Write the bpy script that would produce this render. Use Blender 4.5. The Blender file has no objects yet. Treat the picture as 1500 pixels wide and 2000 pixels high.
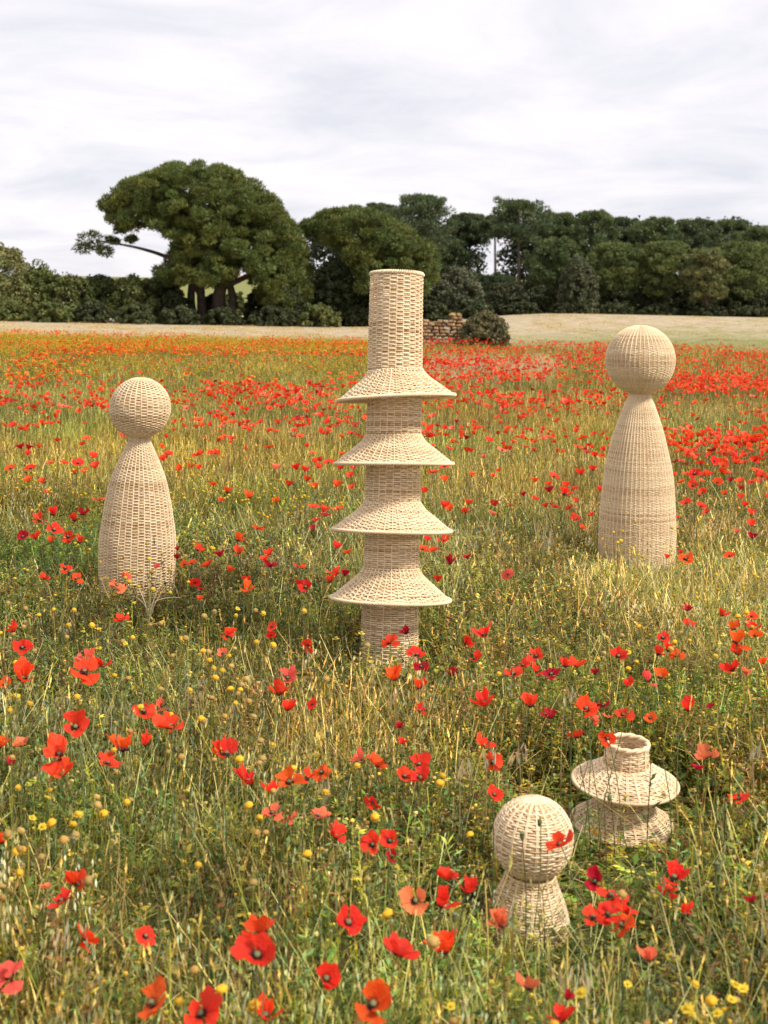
import bpy, math, random
import numpy as np
from mathutils import Vector, Matrix, Euler

random.seed(7)
RNG = np.random.default_rng(7)
SC = bpy.context.scene
COL = SC.collection

# ------------------------------------------------------------------ camera
F = 2800.0            # focal length in photo pixels (1500 x 2000)
EYE = 1.65
RHO = math.radians(1.15)
CR, SR = math.cos(RHO), math.sin(RHO)
cam_d = bpy.data.cameras.new('camera')
cam = bpy.data.objects.new('camera', cam_d)
COL.objects.link(cam)
cam_d.sensor_width = 36.0
cam_d.lens = F / 2000.0 * 36.0
cam_d.shift_y = -408.0 / 2000.0
cam_d.clip_start = 0.05
cam_d.clip_end = 3000
cam.matrix_world = Matrix(((CR, -SR, 0, 0), (0, 0, -1, 0), (SR, CR, 0, EYE), (0, 0, 0, 1)))
cam_d.dof.use_dof = True
cam_d.dof.focus_distance = 6.6
cam_d.dof.aperture_fstop = 6.3
SC.camera = cam

# ------------------------------------------------------------------ world, sun, exposure
SUN_DIR = Vector((0.80, -0.42, 1.0)).normalized()
world = bpy.data.worlds.new('World')
SC.world = world
world.use_nodes = True
wn, wl = world.node_tree.nodes, world.node_tree.links
wn.clear()
def wnode(t, **kw):
    n = wn.new(t)
    for k, v in kw.items():
        setattr(n, k, v)
    return n
w_out = wnode('ShaderNodeOutputWorld')
w_bg = wnode('ShaderNodeBackground')
w_bg.inputs['Strength'].default_value = 0.1
w_sky = wnode('ShaderNodeTexSky', sky_type='NISHITA')
w_sky.sun_disc = False
w_sky.sun_elevation = math.asin(SUN_DIR.z)
w_sky.sun_rotation = math.atan2(SUN_DIR.x, SUN_DIR.y)
w_sky.air_density = 1.0
w_sky.dust_density = 2.0
w_tc = wnode('ShaderNodeTexCoord')
w_sep = wnode('ShaderNodeSeparateXYZ')
wl.new(w_tc.outputs['Generated'], w_sep.inputs[0])
w_max = wnode('ShaderNodeMath', operation='MAXIMUM'); w_max.inputs[1].default_value = 0.0
wl.new(w_sep.outputs['Z'], w_max.inputs[0])
w_add = wnode('ShaderNodeMath', operation='ADD'); w_add.inputs[1].default_value = 0.13
wl.new(w_max.outputs[0], w_add.inputs[0])
w_dx = wnode('ShaderNodeMath', operation='DIVIDE')
w_dy = wnode('ShaderNodeMath', operation='DIVIDE')
wl.new(w_sep.outputs['X'], w_dx.inputs[0]); wl.new(w_add.outputs[0], w_dx.inputs[1])
wl.new(w_sep.outputs['Y'], w_dy.inputs[0]); wl.new(w_add.outputs[0], w_dy.inputs[1])
w_cmb = wnode('ShaderNodeCombineXYZ')
wl.new(w_dx.outputs[0], w_cmb.inputs['X']); wl.new(w_dy.outputs[0], w_cmb.inputs['Y'])
w_n1 = wnode('ShaderNodeTexNoise'); w_n1.inputs['Scale'].default_value = 1.5
w_n1.inputs['Detail'].default_value = 7; w_n1.inputs['Roughness'].default_value = 0.60
w_n1.inputs['Distortion'].default_value = 0.5
wl.new(w_cmb.outputs[0], w_n1.inputs['Vector'])
w_r1 = wnode('ShaderNodeValToRGB')
w_r1.color_ramp.elements[0].position = 0.32; w_r1.color_ramp.elements[0].color = (5.45, 5.5, 6.02, 1)
w_r1.color_ramp.elements[1].position = 0.60; w_r1.color_ramp.elements[1].color = (7.15, 6.85, 7.05, 1)
wl.new(w_n1.outputs['Fac'], w_r1.inputs[0])
w_n2 = wnode('ShaderNodeTexNoise'); w_n2.inputs['Scale'].default_value = 0.5
w_n2.inputs['Detail'].default_value = 4
wl.new(w_cmb.outputs[0], w_n2.inputs['Vector'])
w_r2 = wnode('ShaderNodeMapRange')
w_r2.inputs['From Min'].default_value = 0.35; w_r2.inputs['From Max'].default_value = 0.6
w_r2.inputs['To Min'].default_value = 0.90; w_r2.inputs['To Max'].default_value = 0.985
wl.new(w_n2.outputs['Fac'], w_r2.inputs['Value'])
w_mix = wnode('ShaderNodeMix', data_type='RGBA')
wl.new(w_r2.outputs[0], w_mix.inputs['Factor'])
wl.new(w_sky.outputs[0], w_mix.inputs['A'])
wl.new(w_r1.outputs[0], w_mix.inputs['B'])
wl.new(w_mix.outputs['Result'], w_bg.inputs['Color'])
wl.new(w_bg.outputs[0], w_out.inputs['Surface'])

sun_d = bpy.data.lights.new('sun', 'SUN')
sun_d.energy = 3.1
sun_d.angle = math.radians(10.0)
sun_d.color = (1.0, 0.93, 0.82)
sun = bpy.data.objects.new('sun', sun_d)
sun.rotation_euler = (-SUN_DIR).to_track_quat('-Z', 'Y').to_euler()
sun.location = (20, -20, 40)
COL.objects.link(sun)

SC.view_settings.view_transform = 'Standard'
SC.view_settings.look = 'None'
SC.view_settings.exposure = 0.60
SC.view_settings.gamma = 1.0
SC.view_settings.use_curve_mapping = False
SC.render.engine = 'CYCLES'
SC.cycles.max_bounces = 6
SC.cycles.diffuse_bounces = 3
SC.cycles.transmission_bounces = 3
SC.cycles.transparent_max_bounces = 4

# ------------------------------------------------------------------ geometry of the view: a pixel is a ray into the place
def ray(u, v):
    X, Y = (u - 750.0) / F, (592.0 - v) / F
    return X * CR - Y * SR, 1.0, X * SR + Y * CR
def at_depth(u, v, d):
    a, b, c = ray(u, v)
    return Vector((a * d, d, EYE + c * d))
def at_height(u, v, h):
    a, b, c = ray(u, v)
    t = (h - EYE) / c
    return Vector((a * t, t, h))
def vh(u):
    return 592.0 + (u - 750.0) * math.tan(RHO)
def sstep(t):
    t = np.clip(t, 0, 1)
    return t * t * (3 - 2 * t)
def ground(x, y):
    g = 1.15 * sstep((np.asarray(x) + 3.0) / 17.0) * sstep((np.asarray(y) - 58.0) / 50.0)
    h = 5.2 * sstep((np.asarray(y) - 135.0) / 110.0)
    return g + h
def to_px(x, y, z):
    dx, dz = x / y, (z - EYE) / y
    X = dx * CR + dz * SR; Y = -dx * SR + dz * CR
    return 750 + F * X, 592 - F * Y

# ------------------------------------------------------------------ mesh helpers
def np_mesh(name, V, faces, mats, col=None, colname='col', smooth=True, midx=None):
    """V (n,3); faces: list of (m,k) int arrays; one material or several with midx per face"""
    V = np.asarray(V, dtype=np.float32).reshape(-1, 3)
    faces = [np.asarray(f, dtype=np.int32) for f in (faces if isinstance(faces, list) else [faces]) if len(f)]
    me = bpy.data.meshes.new(name)
    me.vertices.add(len(V))
    me.vertices.foreach_set('co', V.ravel())
    loops = np.concatenate([f.ravel() for f in faces])
    tot = np.concatenate([np.full(len(f), f.shape[1], dtype=np.int32) for f in faces])
    start = np.concatenate([[0], np.cumsum(tot)[:-1]]).astype(np.int32)
    me.loops.add(len(loops))
    me.loops.foreach_set('vertex_index', loops)
    me.polygons.add(len(tot))
    me.polygons.foreach_set('loop_start', start)
    me.polygons.foreach_set('use_smooth', np.full(len(tot), smooth, dtype=bool))
    for m in (mats if isinstance(mats, (list, tuple)) else [mats]):
        me.materials.append(m)
    if midx is not None:
        me.polygons.foreach_set('material_index', np.asarray(midx, dtype=np.int32))
    if col is not None:
        c = np.asarray(col, dtype=np.float32)
        if c.ndim == 1:
            c = np.repeat(c[:, None], 3, 1)
        if c.shape[1] == 3:
            c = np.concatenate([c, np.ones((len(c), 1), np.float32)], 1)
        a = me.attributes.new(colname, 'FLOAT_COLOR', 'POINT')
        a.data.foreach_set('color', c.ravel())
    me.update(calc_edges=True)
    return me

class MB:
    """collects pieces of ONE mesh"""
    def __init__(s):
        s.V, s.T, s.Q, s.C, s.n = [], [], [], [], 0
        s.Tm, s.Qm = [], []
    def add(s, V, T=None, Q=None, col=(1, 1, 1), m=0):
        V = np.asarray(V, float).reshape(-1, 3)
        c = np.asarray(col, float)
        if c.ndim == 1:
            c = np.repeat(c[None, :], len(V), 0)
        s.V.append(V); s.C.append(c)
        if T is not None and len(T):
            T = np.asarray(T, int); s.T.append(T + s.n); s.Tm.append(np.full(len(T), m))
        if Q is not None and len(Q):
            Q = np.asarray(Q, int); s.Q.append(Q + s.n); s.Qm.append(np.full(len(Q), m))
        s.n += len(V)
    def tube(s, pts, rads, sides=6, col=(1, 1, 1), m=0, cap=True):
        pts = np.asarray(pts, float); n = len(pts)
        rads = np.broadcast_to(np.asarray(rads, float), (n,))
        tan = np.gradient(pts, axis=0)
        tan /= np.linalg.norm(tan, axis=1)[:, None] + 1e-9
        ref = np.array([0.31, 0.95, 0.05]) if abs(tan[0][2]) > 0.7 else np.array([0.0, 0.05, 1.0])
        a = np.cross(tan, ref); a /= np.linalg.norm(a, axis=1)[:, None] + 1e-9
        b = np.cross(tan, a)
        ph = np.arange(sides) * 2 * math.pi / sides
        V = pts[:, None] + rads[:, None, None] * (a[:, None] * np.cos(ph)[None, :, None] + b[:, None] * np.sin(ph)[None, :, None])
        i = np.arange(n - 1)[:, None] * sides; j = np.arange(sides)[None]; k = (j + 1) % sides
        Q = np.stack([i + j, i + k, i + sides + k, i + sides + j], -1).reshape(-1, 4)
        V = V.reshape(-1, 3)
        T = None
        if cap:
            V = np.concatenate([V, pts[-1:]])
            e = (n - 1) * sides
            T = np.stack([e + np.arange(sides), e + (np.arange(sides) + 1) % sides, np.full(sides, n * sides)], -1)
        s.add(V, T, Q, col, m)
    def blob(s, c, r, seg=8, rings=5, col=(1, 1, 1), m=0, jit=0.0, rng=RNG, box=1.0):
        c = np.asarray(c, float); r = np.broadcast_to(np.asarray(r, float), (3,))
        th = np.arange(seg) * 2 * math.pi / seg
        ph = np.linspace(0, math.pi, rings + 2)[1:-1]
        V = np.stack([np.outer(np.sin(ph), np.cos(th)), np.outer(np.sin(ph), np.sin(th)), np.outer(np.cos(ph), np.ones(seg))], -1).reshape(-1, 3)
        V = np.concatenate([V, [[0, 0, 1], [0, 0, -1]]])
        if box != 1.0:
            V = np.sign(V) * np.abs(V) ** box
        if jit:
            V = V * (1 + rng.uniform(-jit, jit, len(V)))[:, None]
        i = np.arange(rings - 1)[:, None] * seg; j = np.arange(seg)[None]; k = (j + 1) % seg
        Q = np.stack([i + j, i + seg + j, i + seg + k, i + k], -1).reshape(-1, 4)
        n = rings * seg; jj = np.arange(seg); kk = (jj + 1) % seg
        T = np.concatenate([np.stack([jj, kk, np.full(seg, n)], -1), np.stack([n - seg + kk, n - seg + jj, np.full(seg, n + 1)], -1)])
        s.add(c + V * r, T, Q, col, m)
    def mesh(s, name, mats, smooth=True, colname='col'):
        V = np.concatenate(s.V); C = np.concatenate(s.C)
        fs, ms = [], []
        if s.T: fs.append(np.concatenate(s.T)); ms.append(np.concatenate(s.Tm))
        if s.Q: fs.append(np.concatenate(s.Q)); ms.append(np.concatenate(s.Qm))
        return np_mesh(name, V, fs, mats, C, colname, smooth, np.concatenate(ms))

def link(name, data, parent=None, loc=None, rot=None):
    o = bpy.data.objects.new(name, data)
    COL.objects.link(o)
    if parent is not None: o.parent = parent
    if loc is not None: o.location = loc
    if rot is not None: o.rotation_euler = rot
    return o
def tag(o, label=None, cat=None, group=None, kind=None):
    if label: o['label'] = label
    if cat: o['category'] = cat
    if group: o['group'] = group
    if kind: o['kind'] = kind
    return o

# ------------------------------------------------------------------ materials
def new_mat(name):
    m = bpy.data.materials.new(name); m.use_nodes = True
    n = m.node_tree.nodes; n.clear()
    return m, n, m.node_tree.links
def principled(name, color, rough=0.7, noise=None, bump=None, spec=0.3):
    m, n, l = new_mat(name)
    out = n.new('ShaderNodeOutputMaterial'); b = n.new('ShaderNodeBsdfPrincipled')
    b.inputs['Base Color'].default_value = (*color, 1); b.inputs['Roughness'].default_value = rough
    b.inputs['Specular IOR Level'].default_value = spec
    l.new(b.outputs[0], out.inputs[0])
    tc = n.new('ShaderNodeTexCoord')
    if noise:
        sc, c2, lo, hi = noise
        t = n.new('ShaderNodeTexNoise'); t.inputs['Scale'].default_value = sc; t.inputs['Detail'].default_value = 6
        l.new(tc.outputs['Object'], t.inputs['Vector'])
        r = n.new('ShaderNodeValToRGB'); r.color_ramp.elements[0].position = lo; r.color_ramp.elements[1].position = hi
        r.color_ramp.elements[0].color = (*color, 1); r.color_ramp.elements[1].color = (*c2, 1)
        l.new(t.outputs['Fac'], r.inputs[0]); l.new(r.outputs[0], b.inputs['Base Color'])
    if bump:
        t = n.new('ShaderNodeTexNoise'); t.inputs['Scale'].default_value = bump[0]; t.inputs['Detail'].default_value = 5
        l.new(tc.outputs['Object'], t.inputs['Vector'])
        bp = n.new('ShaderNodeBump'); bp.inputs['Strength'].default_value = bump[1]; bp.inputs['Distance'].default_value = bump[2]
        l.new(t.outputs['Fac'], bp.inputs['Height']); l.new(bp.outputs[0], b.inputs['Normal'])
    return m
def leafy(name, tint=None, trans=0.35, var=0.25, gain=(1, 1, 1), rough=0.6):
    """diffuse + translucent, coloured by the 'col' attribute; tint 'INSTANCER' multiplies by the instance's own tint, 'OBJECT' by the object's colour"""
    m, n, l = new_mat(name)
    out = n.new('ShaderNodeOutputMaterial')
    a = n.new('ShaderNodeAttribute'); a.attribute_name = 'col'
    colo = a.outputs['Color']
    def mul(x, y):
        k = n.new('ShaderNodeMix'); k.data_type = 'RGBA'; k.blend_type = 'MULTIPLY'; k.inputs['Factor'].default_value = 1
        l.new(x, k.inputs['A'])
        if isinstance(y, tuple): k.inputs['B'].default_value = (*y, 1)
        else: l.new(y, k.inputs['B'])
        return k.outputs['Result']
    oi = n.new('ShaderNodeObjectInfo')
    if tint == 'INSTANCER':
        t = n.new('ShaderNodeAttribute'); t.attribute_type = 'INSTANCER'; t.attribute_name = 'tint'
        colo = mul(colo, t.outputs['Color'])
    elif tint == 'OBJECT':
        colo = mul(colo, oi.outputs['Color'])
    if gain != (1, 1, 1): colo = mul(colo, gain)
    if var:
        h = n.new('ShaderNodeHueSaturation')
        mr = n.new('ShaderNodeMapRange'); mr.inputs['To Min'].default_value = 1 - var; mr.inputs['To Max'].default_value = 1 + var
        l.new(oi.outputs['Random'], mr.inputs['Value']); l.new(mr.outputs[0], h.inputs['Value'])
        l.new(colo, h.inputs['Color']); colo = h.outputs[0]
    d = n.new('ShaderNodeBsdfPrincipled'); d.inputs['Roughness'].default_value = rough; d.inputs['Specular IOR Level'].default_value = 0.25
    l.new(colo, d.inputs['Base Color'])
    if trans > 0:
        tr = n.new('ShaderNodeBsdfTranslucent'); l.new(colo, tr.inputs['Color'])
        mx = n.new('ShaderNodeMixShader'); mx.inputs[0].default_value = trans
        l.new(d.outputs[0], mx.inputs[1]); l.new(tr.outputs[0], mx.inputs[2]); l.new(mx.outputs[0], out.inputs[0])
    else:
        l.new(d.outputs[0], out.inputs[0])
    return m

def wicker_mat():
    m, n, l = new_mat('rattan')
    out = n.new('ShaderNodeOutputMaterial'); b = n.new('ShaderNodeBsdfPrincipled')
    a = n.new('ShaderNodeAttribute'); a.attribute_name = 'tone'
    r = n.new('ShaderNodeValToRGB')
    e = r.color_ramp.elements
    e[0].position = 0.0; e[0].color = (0.52, 0.34, 0.175, 1)
    e[1].position = 1.0; e[1].color = (0.88, 0.72, 0.50, 1)
    k = r.color_ramp.elements.new(0.45); k.color = (0.79, 0.60, 0.375, 1)
    tc = n.new('ShaderNodeTexCoord')
    t = n.new('ShaderNodeTexNoise'); t.inputs['Scale'].default_value = 60; t.inputs['Detail'].default_value = 4
    l.new(tc.outputs['Object'], t.inputs['Vector'])
    ma = n.new('ShaderNodeMath'); ma.operation = 'MULTIPLY_ADD'; ma.inputs[1].default_value = 0.7; ma.inputs[2].default_value = -0.35
    l.new(t.outputs['Fac'], ma.inputs[0])
    ad = n.new('ShaderNodeMath'); ad.operation = 'ADD'; ad.use_clamp = True
    l.new(ma.outputs[0], ad.inputs[0]); l.new(a.outputs['Fac'], ad.inputs[1])
    l.new(ad.outputs[0], r.inputs[0]); l.new(r.outputs[0], b.inputs['Base Color'])
    b.inputs['Roughness'].default_value = 0.5; b.inputs['Specular IOR Level'].default_value = 0.3
    l.new(b.outputs[0], out.inputs[0])
    return m
M_RATTAN = wicker_mat()
M_GRASS = leafy('meadow_plant', 'INSTANCER', 0.30, 0.22)
M_PLANT = leafy('plant_stalk', None, 0.25, 0.12)
M_PETAL = leafy('poppy_petal', 'OBJECT', 0.48, 0.10, rough=0.55)
def crumple(m):
    n, l = m.node_tree.nodes, m.node_tree.links
    tc = n.new('ShaderNodeTexCoord'); t = n.new('ShaderNodeTexNoise'); t.inputs['Scale'].default_value = 5.5; t.inputs['Detail'].default_value = 4
    l.new(tc.outputs['Object'], t.inputs['Vector'])
    bp = n.new('ShaderNodeBump'); bp.inputs['Strength'].default_value = 0.30; bp.inputs['Distance'].default_value = 0.08
    l.new(t.outputs['Fac'], bp.inputs['Height'])
    for q in n:
        if q.type in ('BSDF_PRINCIPLED', 'BSDF_TRANSLUCENT'): l.new(bp.outputs[0], q.inputs['Normal'])
crumple(M_PETAL)
M_PETALF = leafy('poppy_petal_far', 'INSTANCER', 0.38, 0.18)
M_STEM = leafy('poppy_stem', None, 0.15, 0.2)
M_NEEDLE = leafy('tree_foliage', 'OBJECT', 0.22, 0.0)
M_BARK = principled('bark', (0.085, 0.062, 0.048), 0.9, (3.0, (0.16, 0.12, 0.09), 0.35, 0.7), (9, 0.6, 0.05))
M_STONE = leafy('ruin_stone', None, 0.0, 0.18, rough=0.9)

def ground_mat():
    m, n, l = new_mat('meadow_soil')
    out = n.new('ShaderNodeOutputMaterial'); b = n.new('ShaderNodeBsdfPrincipled'); b.inputs['Roughness'].default_value = 1; b.inputs['Specular IOR Level'].default_value = 0.05
    tc = n.new('ShaderNodeTexCoord')
    t = n.new('ShaderNodeTexNoise'); t.inputs['Scale'].default_value = 9; t.inputs['Detail'].default_value = 9; t.inputs['Roughness'].default_value = 0.7
    l.new(tc.outputs['Object'], t.inputs['Vector'])
    r = n.new('ShaderNodeValToRGB'); e = r.color_ramp.elements
    e[0].position = 0.3; e[0].color = (0.035, 0.027, 0.014, 1); e[1].position = 0.72; e[1].color = (0.15, 0.105, 0.05, 1)
    k = e.new(0.5); k.color = (0.07, 0.058, 0.022, 1)
    l.new(t.outputs['Fac'], r.inputs[0]); l.new(r.outputs[0], b.inputs['Base Color'])
    bp = n.new('ShaderNodeBump'); bp.inputs['Strength'].default_value = 0.8; bp.inputs['Distance'].default_value = 0.02
    l.new(t.outputs['Fac'], bp.inputs['Height']); l.new(bp.outputs[0], b.inputs['Normal'])
    l.new(b.outputs[0], out.inputs[0])
    return m
def field_mat():
    """mown field: fresh green near the poppies, dry straw beyond, soft mowing lines"""
    m, n, l = new_mat('stubble')
    out = n.new('ShaderNodeOutputMaterial'); b = n.new('ShaderNodeBsdfPrincipled'); b.inputs['Roughness'].default_value = 1; b.inputs['Specular IOR Level'].default_value = 0.05
    tc = n.new('ShaderNodeTexCoord'); sp = n.new('ShaderNodeSeparateXYZ'); l.new(tc.outputs['Object'], sp.inputs[0])
    mp = n.new('ShaderNodeMapping'); mp.inputs['Scale'].default_value = (0.03, 0.22, 1); l.new(tc.outputs['Object'], mp.inputs[0])
    t = n.new('ShaderNodeTexNoise'); t.inputs['Scale'].default_value = 1.6; t.inputs['Detail'].default_value = 8; t.inputs['Roughness'].default_value = 0.65
    l.new(mp.outputs[0], t.inputs['Vector'])
    w = n.new('ShaderNodeMath'); w.operation = 'MULTIPLY_ADD'; w.inputs[1].default_value = 26; w.inputs[2].default_value = -13
    l.new(t.outputs['Fac'], w.inputs[0])
    ya = n.new('ShaderNodeMath'); ya.operation = 'ADD'; l.new(sp.outputs['Y'], ya.inputs[0]); l.new(w.outputs[0], ya.inputs[1])
    xs = n.new('ShaderNodeMapRange'); xs.inputs['From Min'].default_value = -14; xs.inputs['From Max'].default_value = 16
    xs.inputs['To Min'].default_value = 4; xs.inputs['To Max'].default_value = -15
    l.new(sp.outputs['X'], xs.inputs['Value'])
    yb = n.new('ShaderNodeMath'); yb.operation = 'ADD'; l.new(ya.outputs[0], yb.inputs[0]); l.new(xs.outputs[0], yb.inputs[1])
    mr = n.new('ShaderNodeMapRange'); mr.inputs['From Min'].default_value = 50; mr.inputs['From Max'].default_value = 72; mr.interpolation_type = 'SMOOTHSTEP'
    l.new(yb.outputs[0], mr.inputs['Value'])
    t2 = n.new('ShaderNodeTexNoise'); t2.inputs['Scale'].default_value = 1.1; t2.inputs['Detail'].default_value = 10; t2.inputs['Roughness'].default_value = 0.75
    l.new(tc.outputs['Object'], t2.inputs['Vector'])
    g = n.new('ShaderNodeValToRGB'); g.color_ramp.elements[0].color = (0.13, 0.145, 0.050, 1); g.color_ramp.elements[1].color = (0.30, 0.28, 0.125, 1)
    g.color_ramp.elements[0].position = 0.3; g.color_ramp.elements[1].position = 0.7
    s = n.new('ShaderNodeValToRGB'); s.color_ramp.elements[0].color = (0.27, 0.215, 0.14, 1); s.color_ramp.elements[1].color = (0.52, 0.43, 0.295, 1)
    s.color_ramp.elements[0].position = 0.3; s.color_ramp.elements[1].position = 0.7
    l.new(t2.outputs['Fac'], g.inputs[0]); l.new(t2.outputs['Fac'], s.inputs[0])
    mx = n.new('ShaderNodeMix'); mx.data_type = 'RGBA'
    l.new(mr.outputs[0], mx.inputs['Factor']); l.new(g.outputs[0], mx.inputs['A']); l.new(s.outputs[0], mx.inputs['B'])
    hl = n.new('ShaderNodeMapRange'); hl.inputs['From Min'].default_value = 128; hl.inputs['From Max'].default_value = 150
    l.new(sp.outputs['Y'], hl.inputs['Value'])
    mh = n.new('ShaderNodeMix'); mh.data_type = 'RGBA'; mh.inputs['B'].default_value = (0.20, 0.205, 0.075, 1)
    l.new(hl.outputs[0], mh.inputs['Factor']); l.new(mx.outputs['Result'], mh.inputs['A'])
    l.new(mh.outputs['Result'], b.inputs['Base Color'])
    l.new(b.outputs[0], out.inputs[0])
    return m

# ------------------------------------------------------------------ ground
EDGE = 50.0
def terrain(name, xs, ys, mat):
    X, Y = np.meshgrid(xs, ys)
    V = np.stack([X, Y, ground(X, Y)], -1).reshape(-1, 3)
    nx = len(xs); i = np.arange(len(ys) - 1)[:, None] * nx; j = np.arange(nx - 1)[None]
    Q = np.stack([i + j, i + j + 1, i + nx + j + 1, i + nx + j], -1).reshape(-1, 4)
    o = link(name, np_mesh(name, V, [Q], mat))
    return tag(o, kind='structure')
tag(terrain('ground', np.linspace(-300, 300, 41), np.concatenate([np.linspace(-60, 10, 15), np.linspace(14, EDGE, 12)]), ground_mat()), 'soil and dry litter under the poppy meadow')
tag(terrain('field', np.concatenate([np.linspace(-900, -120, 14), np.linspace(-110, 110, 111), np.linspace(120, 900, 14)]),
        np.concatenate([np.linspace(EDGE, 260, 90), np.linspace(280, 1400, 20)]), field_mat()), 'mown straw coloured field beyond the poppies')

# ------------------------------------------------------------------ rattan sculptures
def catmull(P, n=24):
    P = np.asarray(P, float)
    Q = np.concatenate([2 * P[:1] - P[1:2], P, 2 * P[-1:] - P[-2:-1]])
    out = []
    for i in range(1, len(Q) - 2):
        t = np.linspace(0, 1, n, endpoint=False)[:, None]
        a, b, c, d = Q[i - 1], Q[i], Q[i + 1], Q[i + 2]
        out.append(0.5 * (2 * b + (c - a) * t + (2 * a - 5 * b + 4 * c - d) * t ** 2 + (3 * b - a - 3 * c + d) * t ** 3))
    return np.concatenate(out + [P[-1:]])
def prof_at(P, s):
    L = np.concatenate([[0], np.cumsum(np.linalg.norm(np.diff(P, axis=0), axis=1))])
    r = np.interp(s, L, P[:, 0]); z = np.interp(s, L, P[:, 1])
    e = 0.003
    tr = np.interp(s + e, L, P[:, 0]) - np.interp(s - e, L, P[:, 0])
    tz = np.interp(s + e, L, P[:, 1]) - np.interp(s - e, L, P[:, 1])
    q = np.hypot(tr, tz) + 1e-9
    return r, z, tr / q, tz / q, L[-1]
def smooth_noise(n, rng, k=7):
    a = rng.normal(size=n + k)
    return np.convolve(a, np.ones(k) / k, 'valid')[:n] * math.sqrt(k)
def wobble(th, z, seed):
    return 1 + .007 * np.sin(2 * th + 4 * z + seed) + .006 * np.sin(3 * th - 7 * z + 1.7 * seed) + .004 * np.sin(5 * th + 16 * z)
def weavers(P, N, pitch, amp, thick, seed, M=4, sides=5, wide=0.52, rough=1.0, square=2.0, between=False):
    """horizontal strands going over and under the N stakes of a surface of revolution (profile P from top to bottom)"""
    rng = np.random.default_rng(seed)
    L = prof_at(P, 0.0)[4]
    K = max(2, int(L / pitch))
    n = M * N
    th = np.arange(n) * 2 * math.pi / n
    sk = (np.arange(K) + 0.5) * L / K
    J = np.stack([smooth_noise(n, rng) for _ in range(K)]) * pitch * 0.05 * rough
    J += rng.normal(size=(K, 1)) * pitch * 0.05 * rough
    S = np.clip(sk[:, None] + J, 0, L)
    r, z, tr, tz, _ = prof_at(P, S)
    nr, nz = -tz, tr          # outward for a profile running downwards
    A = np.minimum(amp, 0.25 * r)
    w_ = np.cos(N * th / 2 + math.pi * np.arange(K)[:, None] + (math.pi / 2 if between else 0))
    off = A * np.tanh(square * w_) / math.tanh(square) * (1 + 0.15 * rough * rng.normal(size=(K, n)))
    off += 0.0006 * rough * rng.normal(size=(K, n))
    ph = np.arange(sides) * 2 * math.pi / sides + 0.3
    a = (L / K) * wide * (1 + 0.10 * rough * rng.normal(size=(K, 1)))
    da = a[..., None] * np.cos(ph); db = thick * np.sin(ph)
    R = (r * wobble(th[None, :], z, seed))[..., None] + nr[..., None] * (off[..., None] + db) + tr[..., None] * da
    Z = z[..., None] + nz[..., None] * (off[..., None] + db) + tz[..., None] * da
    V = np.stack([R * np.cos(th)[None, :, None], R * np.sin(th)[None, :, None], Z], -1)
    k = np.arange(K)[:, None, None] * n * sides; i = np.arange(n)[None, :, None]; j = np.arange(sides)[None, None]
    i2 = (i + 1) % n; j2 = (j + 1) % sides
    Q = np.stack([k + i * sides + j, k + i2 * sides + j, k + i2 * sides + j2, k + i * sides + j2], -1).reshape(-1, 4)
    tone = 0.5 + 0.16 * rng.normal(size=(K, 1)) + np.zeros((K, n))
    for q in range(K):        # a strand is spliced now and then: another length, another tone
        for _ in range(3):
            x0 = rng.integers(0, n); w = rng.integers(n // 8, n // 3)
            tone[q, (x0 + np.arange(w)) % n] += rng.normal() * 0.12
    tone -= np.where(rng.random((K, 1)) < .07, .28, 0)
    tone += 0.07 * rng.normal(size=(K, n))
    T = np.repeat(np.clip(tone, 0, 1)[..., None], sides, 2)
    return V.reshape(-1, 3), Q, T.reshape(-1)
def stakes(P, N, rad, seed, step=0.016, sides=5, inset=0.0, double=False):
    rng = np.random.default_rng(seed)
    L = prof_at(P, 0.0)[4]
    K = max(4, int(L / step))
    s = np.linspace(0, L, K)
    r, z, tr, tz, _ = prof_at(P, s)
    nr, nz = -tz, tr
    ph = np.arange(sides) * 2 * math.pi / sides
    Vs, Qs, Ts, base = [], [], [], 0
    angs = np.arange(N) * 2 * math.pi / N
    lanes = [(-0.9, angs), (0.9, angs)] if double else [(0.0, angs)]
    for side, aa in lanes:
        for a in aa:
            o = -inset + rng.normal() * 0.0004
            th = a + side * rad / np.maximum(r, 0.02)
            er = np.stack([np.cos(th), np.sin(th), 0 * th], -1); et = np.stack([-np.sin(th), np.cos(th), 0 * th], -1)
            nn = er * nr[:, None] + np.array([0, 0, 1]) * nz[:, None]
            c = er * (r * wobble(th, z, seed - 1) + nr * o)[:, None] + np.array([0, 0, 1]) * (z + nz * o)[:, None]
            rr = np.minimum(rad, 0.08 * r + 0.0008)
            V = c[:, None] + rr[:, None, None] * (et[:, None] * np.cos(ph)[None, :, None] + nn[:, None] * np.sin(ph)[None, :, None])
            i = np.arange(K - 1)[:, None] * sides; j = np.arange(sides)[None]; k = (j + 1) % sides
            Qs.append(np.stack([i + j, i + k, i + sides + k, i + sides + j], -1).reshape(-1, 4) + base)
            Vs.append(V.reshape(-1, 3)); base += K * sides
            Ts.append(np.full(K * sides, np.clip(0.62 + 0.15 * rng.normal(), 0, 1)))
    return np.concatenate(Vs), np.concatenate(Qs), np.concatenate(Ts)
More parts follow.
